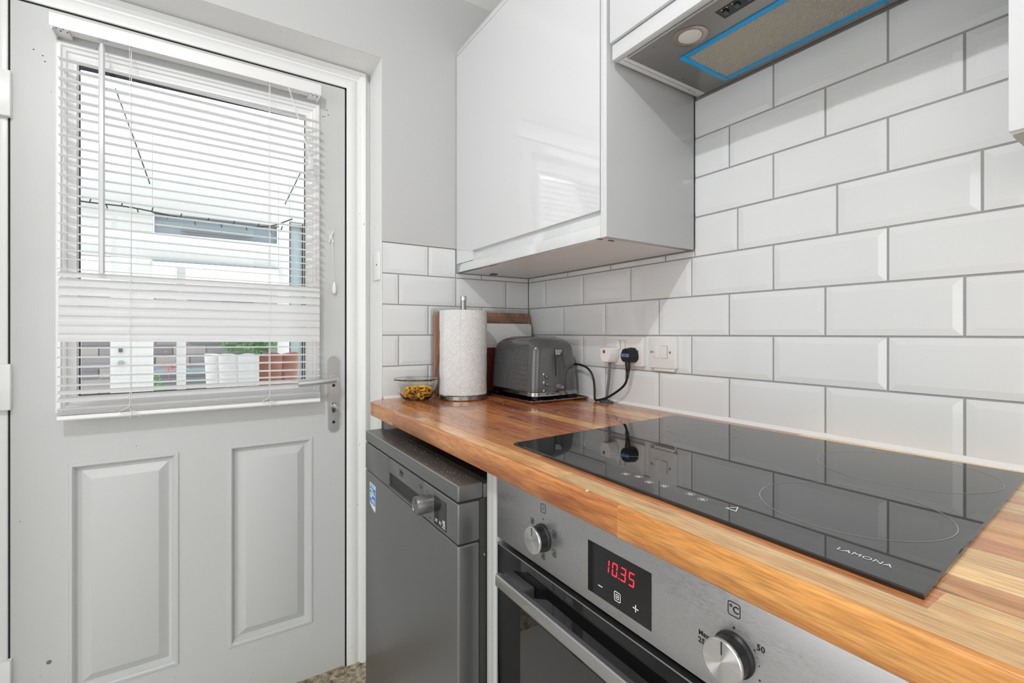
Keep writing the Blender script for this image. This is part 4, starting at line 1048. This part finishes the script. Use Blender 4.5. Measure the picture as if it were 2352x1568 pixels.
cab = [(-.0335, cy, 1.010), (-.033, cy + .001, .99), (-.032, cy + .012, .968), (-.035, cy + .045, .944), (-.036, cy + .08, .925), (-.040, cy + .112, .9155), (-.037, cy + .128, .9135),
       (-.030, cy + .137, .923), (-.030, cy + .137, .95), (-.030, cy + .143, .985), (-.030, cy + .165, 1.008), (-.030, cy + .20, 1.0165), (-.028, cy + .232, 1.0170), (-.0262, cy + .262, 1.012)]
obj('cord', MB().tube(cab, .0034, 12, smooth=2), 'black', bp)

# ================================================================== TOASTER ON ITS TRAY
ty = thing('oven_tray', 'black baking tray with a steel rim under the toaster', 'tray', (-.118, -.205, .910))
T0, T1, T2, T3 = -.2360, -.0105, -.3560, -.0600
mb = MB()
rr = .012
def rrect(x0, x1, y0, y1, r, seg=6):
    L = []
    for X, Y, a0 in ((x1 - r, y1 - r, 0), (x0 + r, y1 - r, 90), (x0 + r, y0 + r, 180), (x1 - r, y0 + r, 270)):
        for k in range(seg + 1):
            a = math.radians(a0 + 90 * k / seg); L.append((X + r * math.cos(a), Y + r * math.sin(a)))
    return L
def stack(mb, levels, cap0=True, cap1=True):
    """levels: list of (loop2d, z)"""
    n = len(levels[0][0]); vs = []; fs = []
    for lp, z in levels: vs += [(x, y, z) for x, y in lp]
    for k in range(len(levels) - 1): fs += [(k * n + i, k * n + (i + 1) % n, (k + 1) * n + (i + 1) % n, (k + 1) * n + i) for i in range(n)]
    if cap0: fs.append(tuple(range(n))[::-1])
    if cap1: fs.append(tuple((len(levels) - 1) * n + i for i in range(n)))
    return mb.add(vs, fs)
def rx(d, r=.016): return rrect(T0 + d, T1 - d, T2 + d, T3 - d, max(r - d, .002))
obj('tray_rim', stack(MB(), [(rx(.008), .9101), (rx(.002), .9135), (rx(0), .9165), (rx(.0015), .9180), (rx(.005), .9175)], False, False), 'copper', ty)
obj('tray_pan', stack(MB(), [(rx(.0052), .9172), (rx(.012), .9150), (rx(.018), .9122)], False, True), 'tdark', ty)
random.seed(3)
mb = MB()
for k in range(46):
    x, y = random.uniform(T0 + .012, T1 - .012), (random.uniform(T2 + .008, T2 + .032) if k % 2 else random.uniform(T2 + .01, T3 - .05))
    if k % 2 == 0: x = random.choice((random.uniform(T0 + .006, T0 + .02), random.uniform(T1 - .03, T1 - .01)))
    s_ = random.uniform(.0005, .0013); mb.box(x, x + s_, y, y + s_, .9150, .9150 + s_)
obj('crumbs', mb, 'paper', ty, kind='stuff', sm=False)

ts = thing('toaster', 'glossy grey two-slice toaster with rippled sides standing on a black tray', 'toaster', (-.125, -.202, .9155))
A0, A1, B0, B1 = -.2160, -.0340, -.3330, -.0720
CXT, CYT = (A0 + A1) / 2, (B0 + B1) / 2
HX, HY = (A1 - A0) / 2, (B1 - B0) / 2
zb, zt = .9400, 1.1030
def sect(ix, iy, z, ripple=0.0, N=56):
    """rounded section: straight long sides, bulging ends; z-dependent ripple on long sides"""
    L = []; hx, hy, r = HX - ix, HY - iy, .030
    r = min(r, hx * .8)
    # long side +x, from -y to +y
    ns = 150
    for sgn in (1, -1):
        for k in range(ns + 1):
            y = (-1 + 2 * k / ns) * (hy - r) * sgn
            wob = 1.0 * math.sin(z * 420 + 1.0 * math.sin(y * 40)) 
            f = math.sin(2 * PI * y / .0098 + wob)
            e = min(1, (hy - r - abs(y)) / .010)
            L.append((CXT + sgn * (hx + ripple * .0012 * f * max(e, 0)), CYT + y))
        for k in range(1, 8):
            a = math.radians(90 * k / 8)
            L.append((CXT + sgn * (hx - r + r * math.cos(a)), CYT + sgn * (hy - r + r * math.sin(a))))
        for k in range(0, 17):
            t = -1 + 2 * k / 16
            L.append((CXT - sgn * t * (hx - r), CYT + sgn * (hy + .006 * (1 - t * t))))
        for k in range(1, 8):
            a = math.radians(90 * k / 8)
            L.append((CXT - sgn * (hx - r + r * math.sin(a)), CYT + sgn * (hy - r + r * math.cos(a))))
    return L
lv = []
NZ = 64
for k in range(NZ + 1):
    t = k / NZ
    z = zb + (zt - .0435 - zb) * t
    lv.append((sect(.001 + .008 * t ** 1.6, .001 + .006 * t ** 1.6, z, 1.0), z))
for k in range(1, 15):
    a = PI / 2 * k / 14
    z = zt - .0435 + .0435 * math.sin(a); c = 1 - math.cos(a)
    lv.append((sect(.009 + .040 * c, .007 + .046 * c, z, max(0, 1 - k / 3)), z))
obj('body_shell', stack(MB(), lv, False, True), 'toaster', ts, ang=50)
lv = [(sect(-.0005 + .002, .001, .9255), .9255), (sect(-.0018, -.0018, .9275), .9275), (sect(-.0012, -.0012, .9385), .9385), (sect(.001, .001, .9405), .9405)]
obj('chrome_skirt', stack(MB(), lv, True, True), 'steelband', ts, ang=50)
mb = text(MB(), 'breville', .0105, (A0 - .0008 - .0024, -.240, .9325), (0, -1, 0), (0, 0, 1), 1.2, 1.0, .0003)
obj('brand_lettering', mb, 'ink', ts, sm=False)
for x in (A0 + .022, A1 - .022):
    for y in (B0 + .022, B1 - .022):
        obj('foot', MB().lathe([(.0075, .9152), (.0095, .9190), (.0110, .9262)], (x, y, 0), 'z', 20), 'dkgrey', ts)
# top plate with two slots
tp = obj('slot_plate', MB().box(CXT - .036, CXT + .036, CYT - .080, CYT + .080, 1.1020, 1.1045, .0008), 'steelband', ts)
for x in (-.0175, .0175):
    obj('bread_slot', MB().box(CXT + x - .0105, CXT + x + .0105, CYT - .072, CYT + .072, 1.1035, 1.1049), 'black', tp, sm=False)
# end face controls (the end that faces the room)
YE = B0 - .006
def yface(x, z):
    t = (x - CXT) / (HX - .03); ins = .001 + .006 * max(0, (z - zb) / (zt - .0435 - zb)) ** 1.6
    return CYT - (HY - ins + .006 * (1 - t * t))
mb = MB()
for k in range(12):
    z0 = .985 + k * .0078; z1 = z0 + .0078
    mb.add([(-.1368, yface(-.1368, z0) - .0004, z0), (-.1330, yface(-.133, z0) - .0004, z0), (-.1330, yface(-.133, z1) - .0004, min(z1, 1.07)), (-.1368, yface(-.1368, z1) - .0004, min(z1, 1.07))], [(0, 1, 2, 3)]) if z0 < 1.066 else None
obj('lever_slot', mb, 'ink', ts, sm=False)
yl = yface(-.128, 1.055)
mb = MB().add([(-.1355, yl + .002, 1.066), (-.1190, yl - .016, 1.0655), (-.1120, yl - .010, 1.0635), (-.1190, yl + .001, 1.060), (-.1355, yl + .002, 1.050), (-.1240, yl - .010, 1.050), (-.1200, yl - .006, 1.050)],
              [(0, 1, 2, 3), (0, 4, 5, 1), (1, 5, 6, 2), (2, 6, 4, 3), (4, 6, 5), (0, 3, 4)])
obj('lever', mb, 'toaster', ts, sm=False)
mb = MB().prism([(-.1305, .9650), (-.1130, .9640), (-.1060, 1.000), (-.1130, 1.046), (-.1215, 1.050), (-.1300, 1.046)], 'y', yface(-.12, 1.0) - .0016, yface(-.12, 1.0) + .003)
obj('lever_guide', mb, 'toaster', ts)
for z in (.9855, .9625, .9370):
    yb = yface(-.167, z)
    obj('button', MB().lathe([(.0062, yb + .002), (.0062, yb - .0028), (.0050, yb - .0042), (.001, yb - .0046)], (-.1665, 0, z), 'y', 24), 'btn', ts)
    obj('button_surround', MB().lathe([(.0070, yb + .002), (.0070, yb - .0006), (.0063, yb - .0009), (.0060, yb + .002)], (-.1665, 0, z), 'y', 24, False, False), 'ink', ts)
mb = MB()
for z in (.9935, .9690, .9445):
    yb = yface(-.1785, z) - .0006
    mb.add([(-.1810, yb, z - .003), (-.1755, yb, z - .003), (-.1755, yb, z + .001), (-.1783, yb, z + .0035), (-.1810, yb, z + .001)], [(0, 1, 2, 3, 4)])
obj('button_icons', mb, 'whiteink', ts, sm=False)
yd = yface(-.126, .951)
dk = obj('browning_dial', MB().lathe([(.0110, yd + .003), (.0110, yd - .004), (.0085, yd - .010), (.0070, yd - .012)], (-.1255, 0, .9535), 'y', 32), 'btn', ts)
obj('dial_tip', MB().lathe([(.0050, yd - .0115), (.0055, yd - .018), (.0045, yd - .0205)], (-.1255, 0, .9535), 'y', 8), 'chrome', dk)
random.seed(5)

# ================================================================== KITCHEN ROLL
RC = (-.3394, -.1245)
kh = thing('kitchen_roll_holder', 'brushed steel kitchen roll holder with an upright pole', 'holder', (RC[0], RC[1], .910))
obj('base_disc', MB().lathe([(.0740, .9102), (.0765, .9130), (.0765, .9235), (.0745, .9258), (.001, .9262)], (RC[0], RC[1], 0), 'z', 72), 'steelrod', kh)
obj('pole', MB().lathe([(.0090, .926), (.0090, 1.2180)], (RC[0], RC[1], 0), 'z', 24), 'steelrod', kh)
obj('pole_cap', MB().lathe([(.0090, 1.2180), (.0106, 1.2190), (.0106, 1.2310), (.0094, 1.2325), (.001, 1.2325)], (RC[0], RC[1], 0), 'z', 24), 'chrome', kh)
kr_ = thing('kitchen_roll', 'thick white embossed kitchen paper roll on the steel holder', 'paper towel', (RC[0], RC[1], .9262))
R = .0745; n = 160; vs = []; fs = []; uvs = []
zz0, zz1 = .9268, 1.1865
rowsz = 26
for k in range(rowsz + 1):
    z = zz0 + (zz1 - zz0) * k / rowsz
    for i in range(n + 1):
        a = 2 * PI * i / n
        r = R + .0006 * math.sin(3 * a + z * 20) + .0004 * math.sin(9 * z * 10 + a * 2)
        vs.append((RC[0] + r * math.cos(a), RC[1] + r * math.sin(a), z)); uvs.append((a * R, z))
for k in range(rowsz):
    for i in range(n):
        fs.append((k * (n + 1) + i, k * (n + 1) + i + 1, (k + 1) * (n + 1) + i + 1, (k + 1) * (n + 1) + i))
c = Vector((RC[0], RC[1], zz0))
def uvobj(name, vs, fs, uvs, mt, parent):
    mb = MB(); mb.add(vs, fs); o = obj(name, mb, mt, parent, recalc=False)
    l = o.data.uv_layers.new(name='UVMap')
    for p in o.data.polygons:
        for li in p.loop_indices: l.data[li].uv = uvs[o.data.loops[li].vertex_index]
    return o
uvobj('paper_layers', vs, fs, uvs, 'towel', kr_)
mb = MB()
mb.lathe([(R, zz1 - .0002), (.024, zz1 + .0002), (.0225, zz1 - .002), (.0225, zz0)], (RC[0], RC[1], 0), 'z', 72, False, False)
mb.lathe([(R, zz0), (.022, zz0)], (RC[0], RC[1], 0), 'z', 72, False, False)
obj('roll_end', mb, 'paper', kr_)
# free end of the outer sheet, lifting off at the left
vs = []; fs = []; uvs = []
nn = 14
for k in range(rowsz + 1):
    z = zz0 + (zz1 - zz0) * k / rowsz
    for i in range(nn + 1):
        a = math.radians(196 + 40 * i / nn); u = i / nn
        r = R + .0008 + .0065 * (1 - u) ** 1.5 * (1 - .45 * (abs(k / rowsz - .5) * 2) ** 2)
        vs.append((RC[0] + r * math.cos(a), RC[1] + r * math.sin(a), z)); uvs.append((a * R, z))
for k in range(rowsz):
    for i in range(nn): fs.append((k * (nn + 1) + i, k * (nn + 1) + i + 1, (k + 1) * (nn + 1) + i + 1, (k + 1) * (nn + 1) + i))
uvobj('loose_sheet', vs, fs, uvs, 'towel', kr_)

# ================================================================== CHOPPING BOARDS (standing against the wall)
def board(name, x0, x1, y0, y1, z1, mt, r, par=None, z0=.9105):
    L = []
    for X, Z, a0 in ((x1 - r, z1 - r, 0), (x0 + r, z1 - r, 90), (x0 + r, z0 + r, 180), (x1 - r, z0 + r, 270)):
        for k in range(9):
            a = math.radians(a0 + 90 * k / 8); L.append((X + r * math.cos(a), Z + r * math.sin(a)))
    n = len(L); cx, cz = (x0 + x1) / 2, (z0 + z1) / 2; b = min(.0012, (y1 - y0) * .25)
    def Rr(y, d): return [(x + (d if x < cx else -d), y, z + (d if z < cz else -d)) for x, z in L]
    vs = Rr(y1, b) + Rr(y1 - b, 0) + Rr(y0 + b, 0) + Rr(y0, b); fs = []
    for k in range(3): fs += [(k * n + i, k * n + (i + 1) % n, (k + 1) * n + (i + 1) % n, (k + 1) * n + i) for i in range(n)]
    fs += [tuple(range(n)), tuple(3 * n + i for i in range(n))]
    return obj(name, MB().add(vs, fs), mt, par)
o = board('glass_board', -.3985, -.0100, -.0085, -.0045, 1.2015, 'clear', .012)
tag(o, 'clear glass chopping board standing at the very back against the tiles', 'chopping board')
wb = thing('wooden_board', 'brown wooden chopping board standing behind the kitchen roll', 'chopping board', (-.2, -.0175, .9105))
obj_ = board('board_panel', -.3935, -.0100, -.0255, -.0105, 1.1885, 'board_rim', .022, wb)
for k in range(9):
    z = .928 + k * .0275
    obj('strip', MB().box(-.377, -.024, -.0262, -.0253, z, z + .0268, .0002), 'board_wood', wb)
pb = board('plastic_board', -.3300, -.0110, -.0360, -.0300, 1.1500, 'whiteboard', .012)
tag(pb, 'white plastic chopping board standing in front of the wooden one, behind the toaster', 'chopping board')
rb = thing('red_board', 'dark red chopping board, lowest and foremost, between kitchen roll and toaster', 'chopping board', (-.2, -.041, .9105))
board('panel', -.2950, -.1300, -.0445, -.0385, 1.0660, 'redboard', .012, rb)
obj('groove', MB().box(-.280, -.145, -.0450, -.0444, 1.050, 1.0525), 'toffee', rb, sm=False)

# ================================================================== GLASS BOWL WITH SWEETS
BC = (-.4746, -.0745)
prof_o = [(.001, .9105), (.034, .9105), (.042, .9140), (.0500, .9250), (.0580, .9420), (.0640, .9590), (.0665, .9690), (.0700, .9715), (.0705, .9745), (.0685, .9765)]
prof_i = [(.0660, .9760), (.0635, .9690), (.0600, .9570), (.0545, .9410), (.0465, .9260), (.0380, .9170), (.001, .9145)]
bw = obj('glass_bowl', MB().lathe(prof_o + prof_i, (BC[0], BC[1], 0), 'z', 72, True, True), 'clear', ang=80)
tag(bw, 'small clear glass bowl holding yellow wrapped sweets, left end of worktop', 'bowl')
def sweet_mesh(seed_):
    random.seed(seed_)
    bm = bmesh.new(); bmesh.ops.create_icosphere(bm, subdivisions=2, radius=1.0)
    for v in bm.verts:
        f = 1 + random.uniform(-.12, .12); v.co = Vector((v.co.x * .0125, v.co.y * .0085, v.co.z * .0080)) * f
    core = MB().bm(bm)
    wrap = MB(); n = 16
    # crinkled jacket open at the top plus two twisted fans
    rings = [(-.019, .0075), (-.015, .0035), (-.0125, .0055), (-.005, .0098), (.004, .0098), (.0125, .0055), (.015, .0035), (.019, .0078)]
    vs = []; fs = []
    for x, r in rings:
        for i in range(n):
            a = 2 * PI * i / n + x * 40; q = r * (1 + .28 * math.sin(i * 2.4 + seed_) + random.uniform(-.12, .12)); vs.append((x + random.uniform(-.0012, .0012), q * math.cos(a), q * math.sin(a)))
    for k in range(len(rings) - 1):
        for i in range(n):
            if 2 <= k <= 4 and (i + seed_) % 6 in (0, 1): continue
            j = (i + 1) % n; fs.append((k * n + i, k * n + j, (k + 1) * n + j, (k + 1) * n + i))
    wrap.add(vs, fs)
    return core, wrap
pos = [(-.024, -.010, .0255, 20, 10), (.002, -.024, .0245, 80, -8), (.026, -.010, .0260, 150, 15), (.012, .018, .0250, 40, 0), (-.016, .018, .0250, 110, -10),
       (-.006, -.008, .0395, 60, 25), (.016, .000, .0400, -20, -20), (-.028, .002, .0400, 100, 30), (.032, -.016, .0380, 35, 30), (.006, .016, .0410, 10, 15)]
labs = ['brown sweet in yellow wrapper at the bottom left of the glass bowl', 'brown sweet in yellow wrapper at the bottom front of the glass bowl', 'brown sweet in yellow wrapper at the bottom right of the glass bowl',
        'brown sweet in yellow wrapper at the back right of the bowl', 'brown sweet in yellow wrapper at the back left of the bowl', 'wrapped sweet lying on top in the middle of the bowl',
        'wrapped sweet on top, just right of the middle of the bowl', 'wrapped sweet on top at the left of the bowl', 'wrapped sweet leaning up at the right side of the bowl', 'wrapped sweet on top towards the back of the bowl']
for i, (dx, dy, dz, rz, ry) in enumerate(pos):
    t = thing('wrapped_sweet', labs[i], 'sweet', (BC[0] + dx, BC[1] + dy, .9155 + dz - .014), 'wrapped sweets in the glass bowl', math.radians(rz))
    t.rotation_euler = (random.uniform(-.5, .5), math.radians(ry), math.radians(rz))
    c_, w_ = sweet_mesh(i + 1)
    obj('sweet', c_, 'toffee', t, local=True); obj('wrapper', w_, 'wrap', t, local=True, recalc=False, ang=20)

# small crumbs on the worktop and dishwasher lid
random.seed(21)
mb = MB()
for k in range(60):
    x, y = random.uniform(-.632, -.588), random.uniform(-.66, -.25); s_ = random.uniform(.0004, .0011)
    mb.box(x, x + s_, y, y + s_, .837, .837 + s_ * .6)
o = obj('dust_specks', mb, 'paper', None, sm=False, kind='stuff'); o['label'] = 'pale crumbs scattered on the dark dishwasher lid'; o['category'] = 'crumbs'
mb = MB()
for x, y, s_ in ((-.13, -.62, .002), (-.16, -.60, .0016), (-.20, -.66, .0022), (-.205, -.665, .0016), (-.07, -.50, .0016), (-.25, -.50, .0016), (-.33, -.40, .0014), (-.06, -.42, .0018), (-.606, -1.00, .003), (-.30, -.30, .0014)):
    mb.box(x, x + s_, y, y + s_ * .8, .910, .910 + s_ * .4)
o = obj('bread_crumbs', mb, 'paper', None, sm=False, kind='stuff'); o['label'] = 'pale crumbs scattered on the wooden worktop'; o['category'] = 'crumbs'

# ================================================================== OUTSIDE
struct('trim_7', MB().box(-6, 4, .31, 7.0, -.12, -.04), 'paving', sm=False)
gb = thing('garden_room', 'white framed garden room seen through the blind behind the door', 'building', (-1.0, 1.65, -.04))
def wpan(x0, x1, z0, z1, y0=1.60, y1=1.66, m_='upvc', nm='wall_panel'):
    return obj(nm, MB().box(x0, x1, y0, y1, z0, z1, .003), m_, gb)
wpan(-2.6, -1.545, -.04, 2.36); wpan(-1.428, -1.26, -.04, 1.50)
wpan(-1.545, -1.428, -.04, .30, nm='lower_panel'); wpan(-1.26, -.67, -.04, .30, nm='lower_panel')
wpan(-1.545, -.67, 1.50, 1.64, nm='transom'); wpan(-1.545, -1.26, 1.64, 2.36); wpan(-1.26, -.67, 1.745, 2.36)
wpan(-.67, -.612, -.04, 2.36, nm='post')
wpan(-1.255, -.675, 1.64, 1.745, 1.63, 1.64, 'greyblue', 'window_pane')
wpan(-1.14, -.80, 1.660, 1.672, 1.60, 1.62, 'greyplanter', 'vent_strip')
wpan(-1.258, -.672, 1.489, 1.499, 1.575, 1.60, 'greyblue', 'window_lintel')
wpan(-1.172, -1.128, .30, 1.50, 1.90, 1.95, nm='post')
wpan(-.612, -.20, -.04, 1.78, 1.66, 1.68, 'teal', 'side_glazing'); wpan(-.612, -.20, 1.78, 2.36, nm='upper_panel')
for x in (-.607, -.535): wpan(x, x + .006, -.04, 1.78, 1.64, 1.66, 'wire', 'glazing_bar')
hw = obj('lock_body', MB().box(-1.395, -1.380, 1.590, 1.601, 1.02, 1.045, .002), 'dkgrey', gb)
obj('lock_keyhole', MB().lathe([(.014, 1.601), (.014, 1.592)], (-1.385, 0, .965), 'y', 20), 'satin', gb)
# string lights
mb = MB()
wp_ = [(-1.60, 1.756), (-1.50, 1.750), (-1.35, 1.752), (-1.22, 1.735), (-1.10, 1.718), (-.92, 1.716), (-.80, 1.716), (-.70, 1.735), (-.60, 1.79)]
mb.tube([(x, 1.57, z) for x, z in wp_], .0035, 6, smooth=2)
for k in range(16):
    x = -1.56 + k * .060; z = 1.752 if x < -1.35 else 1.752 - (x + 1.35) * .13 if x < -1.08 else 1.717
    mb.tube([(x, 1.57, z), (x + .006, 1.565, z + .022 * (1 if k % 2 else -1))], .003, 5)
mb.tube([(-1.404, 1.57, 2.33), (-1.33, 1.57, 2.09), (-1.268, 1.57, 1.88)], .003, 5)
mb.tube([(-.552, 1.57, 2.08), (-.64, 1.57, 1.87)], .003, 5)
o = obj('string_lights', mb, 'wire'); tag(o, 'dark string of fairy lights looped along the white garden room', 'string lights')
# brick wall
bk = thing('brick_wall', 'weathered grey brick garden wall beyond the white posts', 'wall', (-1.1, 3.05, -.04))
obj('mortar', MB().box(-2.6, .6, 3.02, 3.2, -.04, 1.62), 'paving', bk, sm=False)
bm_ = []
for v_ in range(3):
    mb = MB().box(-.104, .104, -.02, .02, -.034, .034, .003, 1); me_o = obj('brick', mb, 'brick', bk); bm_.append(me_o)
cnt = 0
bmats = [srgb(126, 123, 126), srgb(106, 103, 108), srgb(146, 141, 139), srgb(118, 111, 108)]
bml = []
for c_ in bmats:
    m = mat('grey_brick', c_, .9); bml.append(m)
for i, o in enumerate(bm_): o.data.materials[0] = bml[i]
r_ = 0; z = .36
rest = MB()
while z < 1.5:
    x = -2.0 + (.108 if r_ % 2 else 0)
    while x < -.3:
        if cnt < 3: o = bm_[cnt]
        else:
            o = bm_[cnt % 3].copy(); COL.objects.link(o); o.parent = bk
        o.location = Vector((x, 3.012 + random.uniform(-.003, .003), z)) - wpos(bk)
        cnt += 1; x += .216
    z += .078; r_ += 1
# planter, shrub and flowers
pt = thing('grey_planter', 'long grey planter box standing before the brick wall', 'planter', (-1.05, 2.25, -.04))
obj('box', MB().box(-1.30, -.55, 2.15, 2.35, -.04, .86, .006), 'greyplanter', pt)
obj('rim', MB().box(-1.31, -.54, 2.14, 2.36, .86, .885, .004), 'greyblue', pt)
def foliage(name, label, cx, cy_, cz_, rx_, rz_, n_, mt, cat, s=.035, seed_=1):
    random.seed(seed_); mb = MB()
    for k in range(n_):
        a = random.uniform(0, 2 * PI); b = random.uniform(-1, 1); r = random.random() ** .4
        p = Vector((cx + rx_ * r * math.cos(a) * math.sqrt(1 - b * b), cy_ + .10 * r * math.sin(a), cz_ + rz_ * r * b))
        u = Vector((random.gauss(0, 1), random.gauss(0, 1), random.gauss(0, 1))).normalized(); v_ = u.orthogonal().normalized(); l = s * random.uniform(.6, 1.2)
        w_ = u.cross(v_)
        mb.add([p, p + u * l * .5 + v_ * l * .28 + w_ * l * .06, p + u * l, p + u * l * .5 - v_ * l * .28 + w_ * l * .06], [(0, 1, 2, 3)])
    mb.tube([(cx, cy_, cz_ - rz_ * 1.0 - .02), (cx, cy_, cz_)], .0015, 6)
    o = obj(name, mb, mt, sm=False, recalc=False); tag(o, label, cat); return o
foliage('leafy_shrub', 'green leafy shrub hanging over the brick wall top', -.72, 2.86, 1.06, .24, .11, 420, 'leaf', 'shrub', .05, 4)
f = foliage('red_flower', 'red flowering plant growing at the left end of the grey planter', -1.215, 2.02, .93, .035, .09, 26, 'flower', 'flower', .020, 8)
foliage('small_plant', 'small green plant low at the left end of the grey planter', -1.28, 1.98, .80, .06, .08, 110, 'leaf', 'plant', .03, 12)
# lounge chair: curved channelled back
lc = thing('lounge_chair', 'rounded garden lounge chair with white and brown channelled back, outside the door', 'chair', (-.86, 1.05, -.04))
NS = 6
def chan(a0, a1, mt, nm='back_channel'):
    vs = []; fs = []; n1 = 10; n2 = 14
    for k in range(n2 + 1):
        t = k / n2
        for i in range(n1 + 1):
            u = i / n1; a = math.radians(a0 + (a1 - a0) * u); bulge = .018 * math.sin(PI * u) ** .6
            R_ = .205 + .050 * t; top = 1.0
            x = -.83 + (R_ + bulge) * math.sin(a) * .82; y = 1.08 - (R_ + bulge) * math.cos(a) * .5
            z = .36 + (.655 + .012 * math.sin(PI * u)) * t
            vs.append((x, y, z))
    m1 = n1 + 1
    for k in range(n2):
        for i in range(n1): fs.append((k * m1 + i, k * m1 + i + 1, (k + 1) * m1 + i + 1, (k + 1) * m1 + i))
    # inner side for thickness
    off = len(vs)
    vs2 = [(-.83 + (x + .83) * .80, 1.08 + (y - 1.08) * .72, z - .004) for x, y, z in vs]; fs2 = [tuple(off + i for i in f[::-1]) for f in fs]
    rim = [(n2 * m1 + i, n2 * m1 + i + 1, off + n2 * m1 + i + 1, off + n2 * m1 + i) for i in range(n1)]
    side = [(k * m1, (k + 1) * m1, off + (k + 1) * m1, off + k * m1) for k in range(n2)] + [(k * m1 + n1, (k + 1) * m1 + n1, off + (k + 1) * m1 + n1, off + k * m1 + n1) for k in range(n2)]
    return obj(nm, MB().add(vs + vs2, fs + fs2 + rim + side), mt, lc, ang=60)
edges = [-72, -46, -22, 2, 30, 60]
for i in range(5): chan(edges[i], edges[i + 1], 'chairw' if i < 3 else 'chairb')
obj('seat', MB().lathe([(.18, .30), (.20, .33), (.20, .37), (.18, .40)], (-.83, 1.10, 0), 'z', 32), 'chairw', lc)
for dx, dy in ((-.12, -.10), (.12, -.10), (-.12, .12), (.12, .12)):
    obj('leg', MB().tube([(-.83 + dx, 1.10 + dy, -.04), (-.83 + dx * .8, 1.10 + dy * .8, .31)], lambda t: .009 + .006 * t, 10), 'wire', lc)
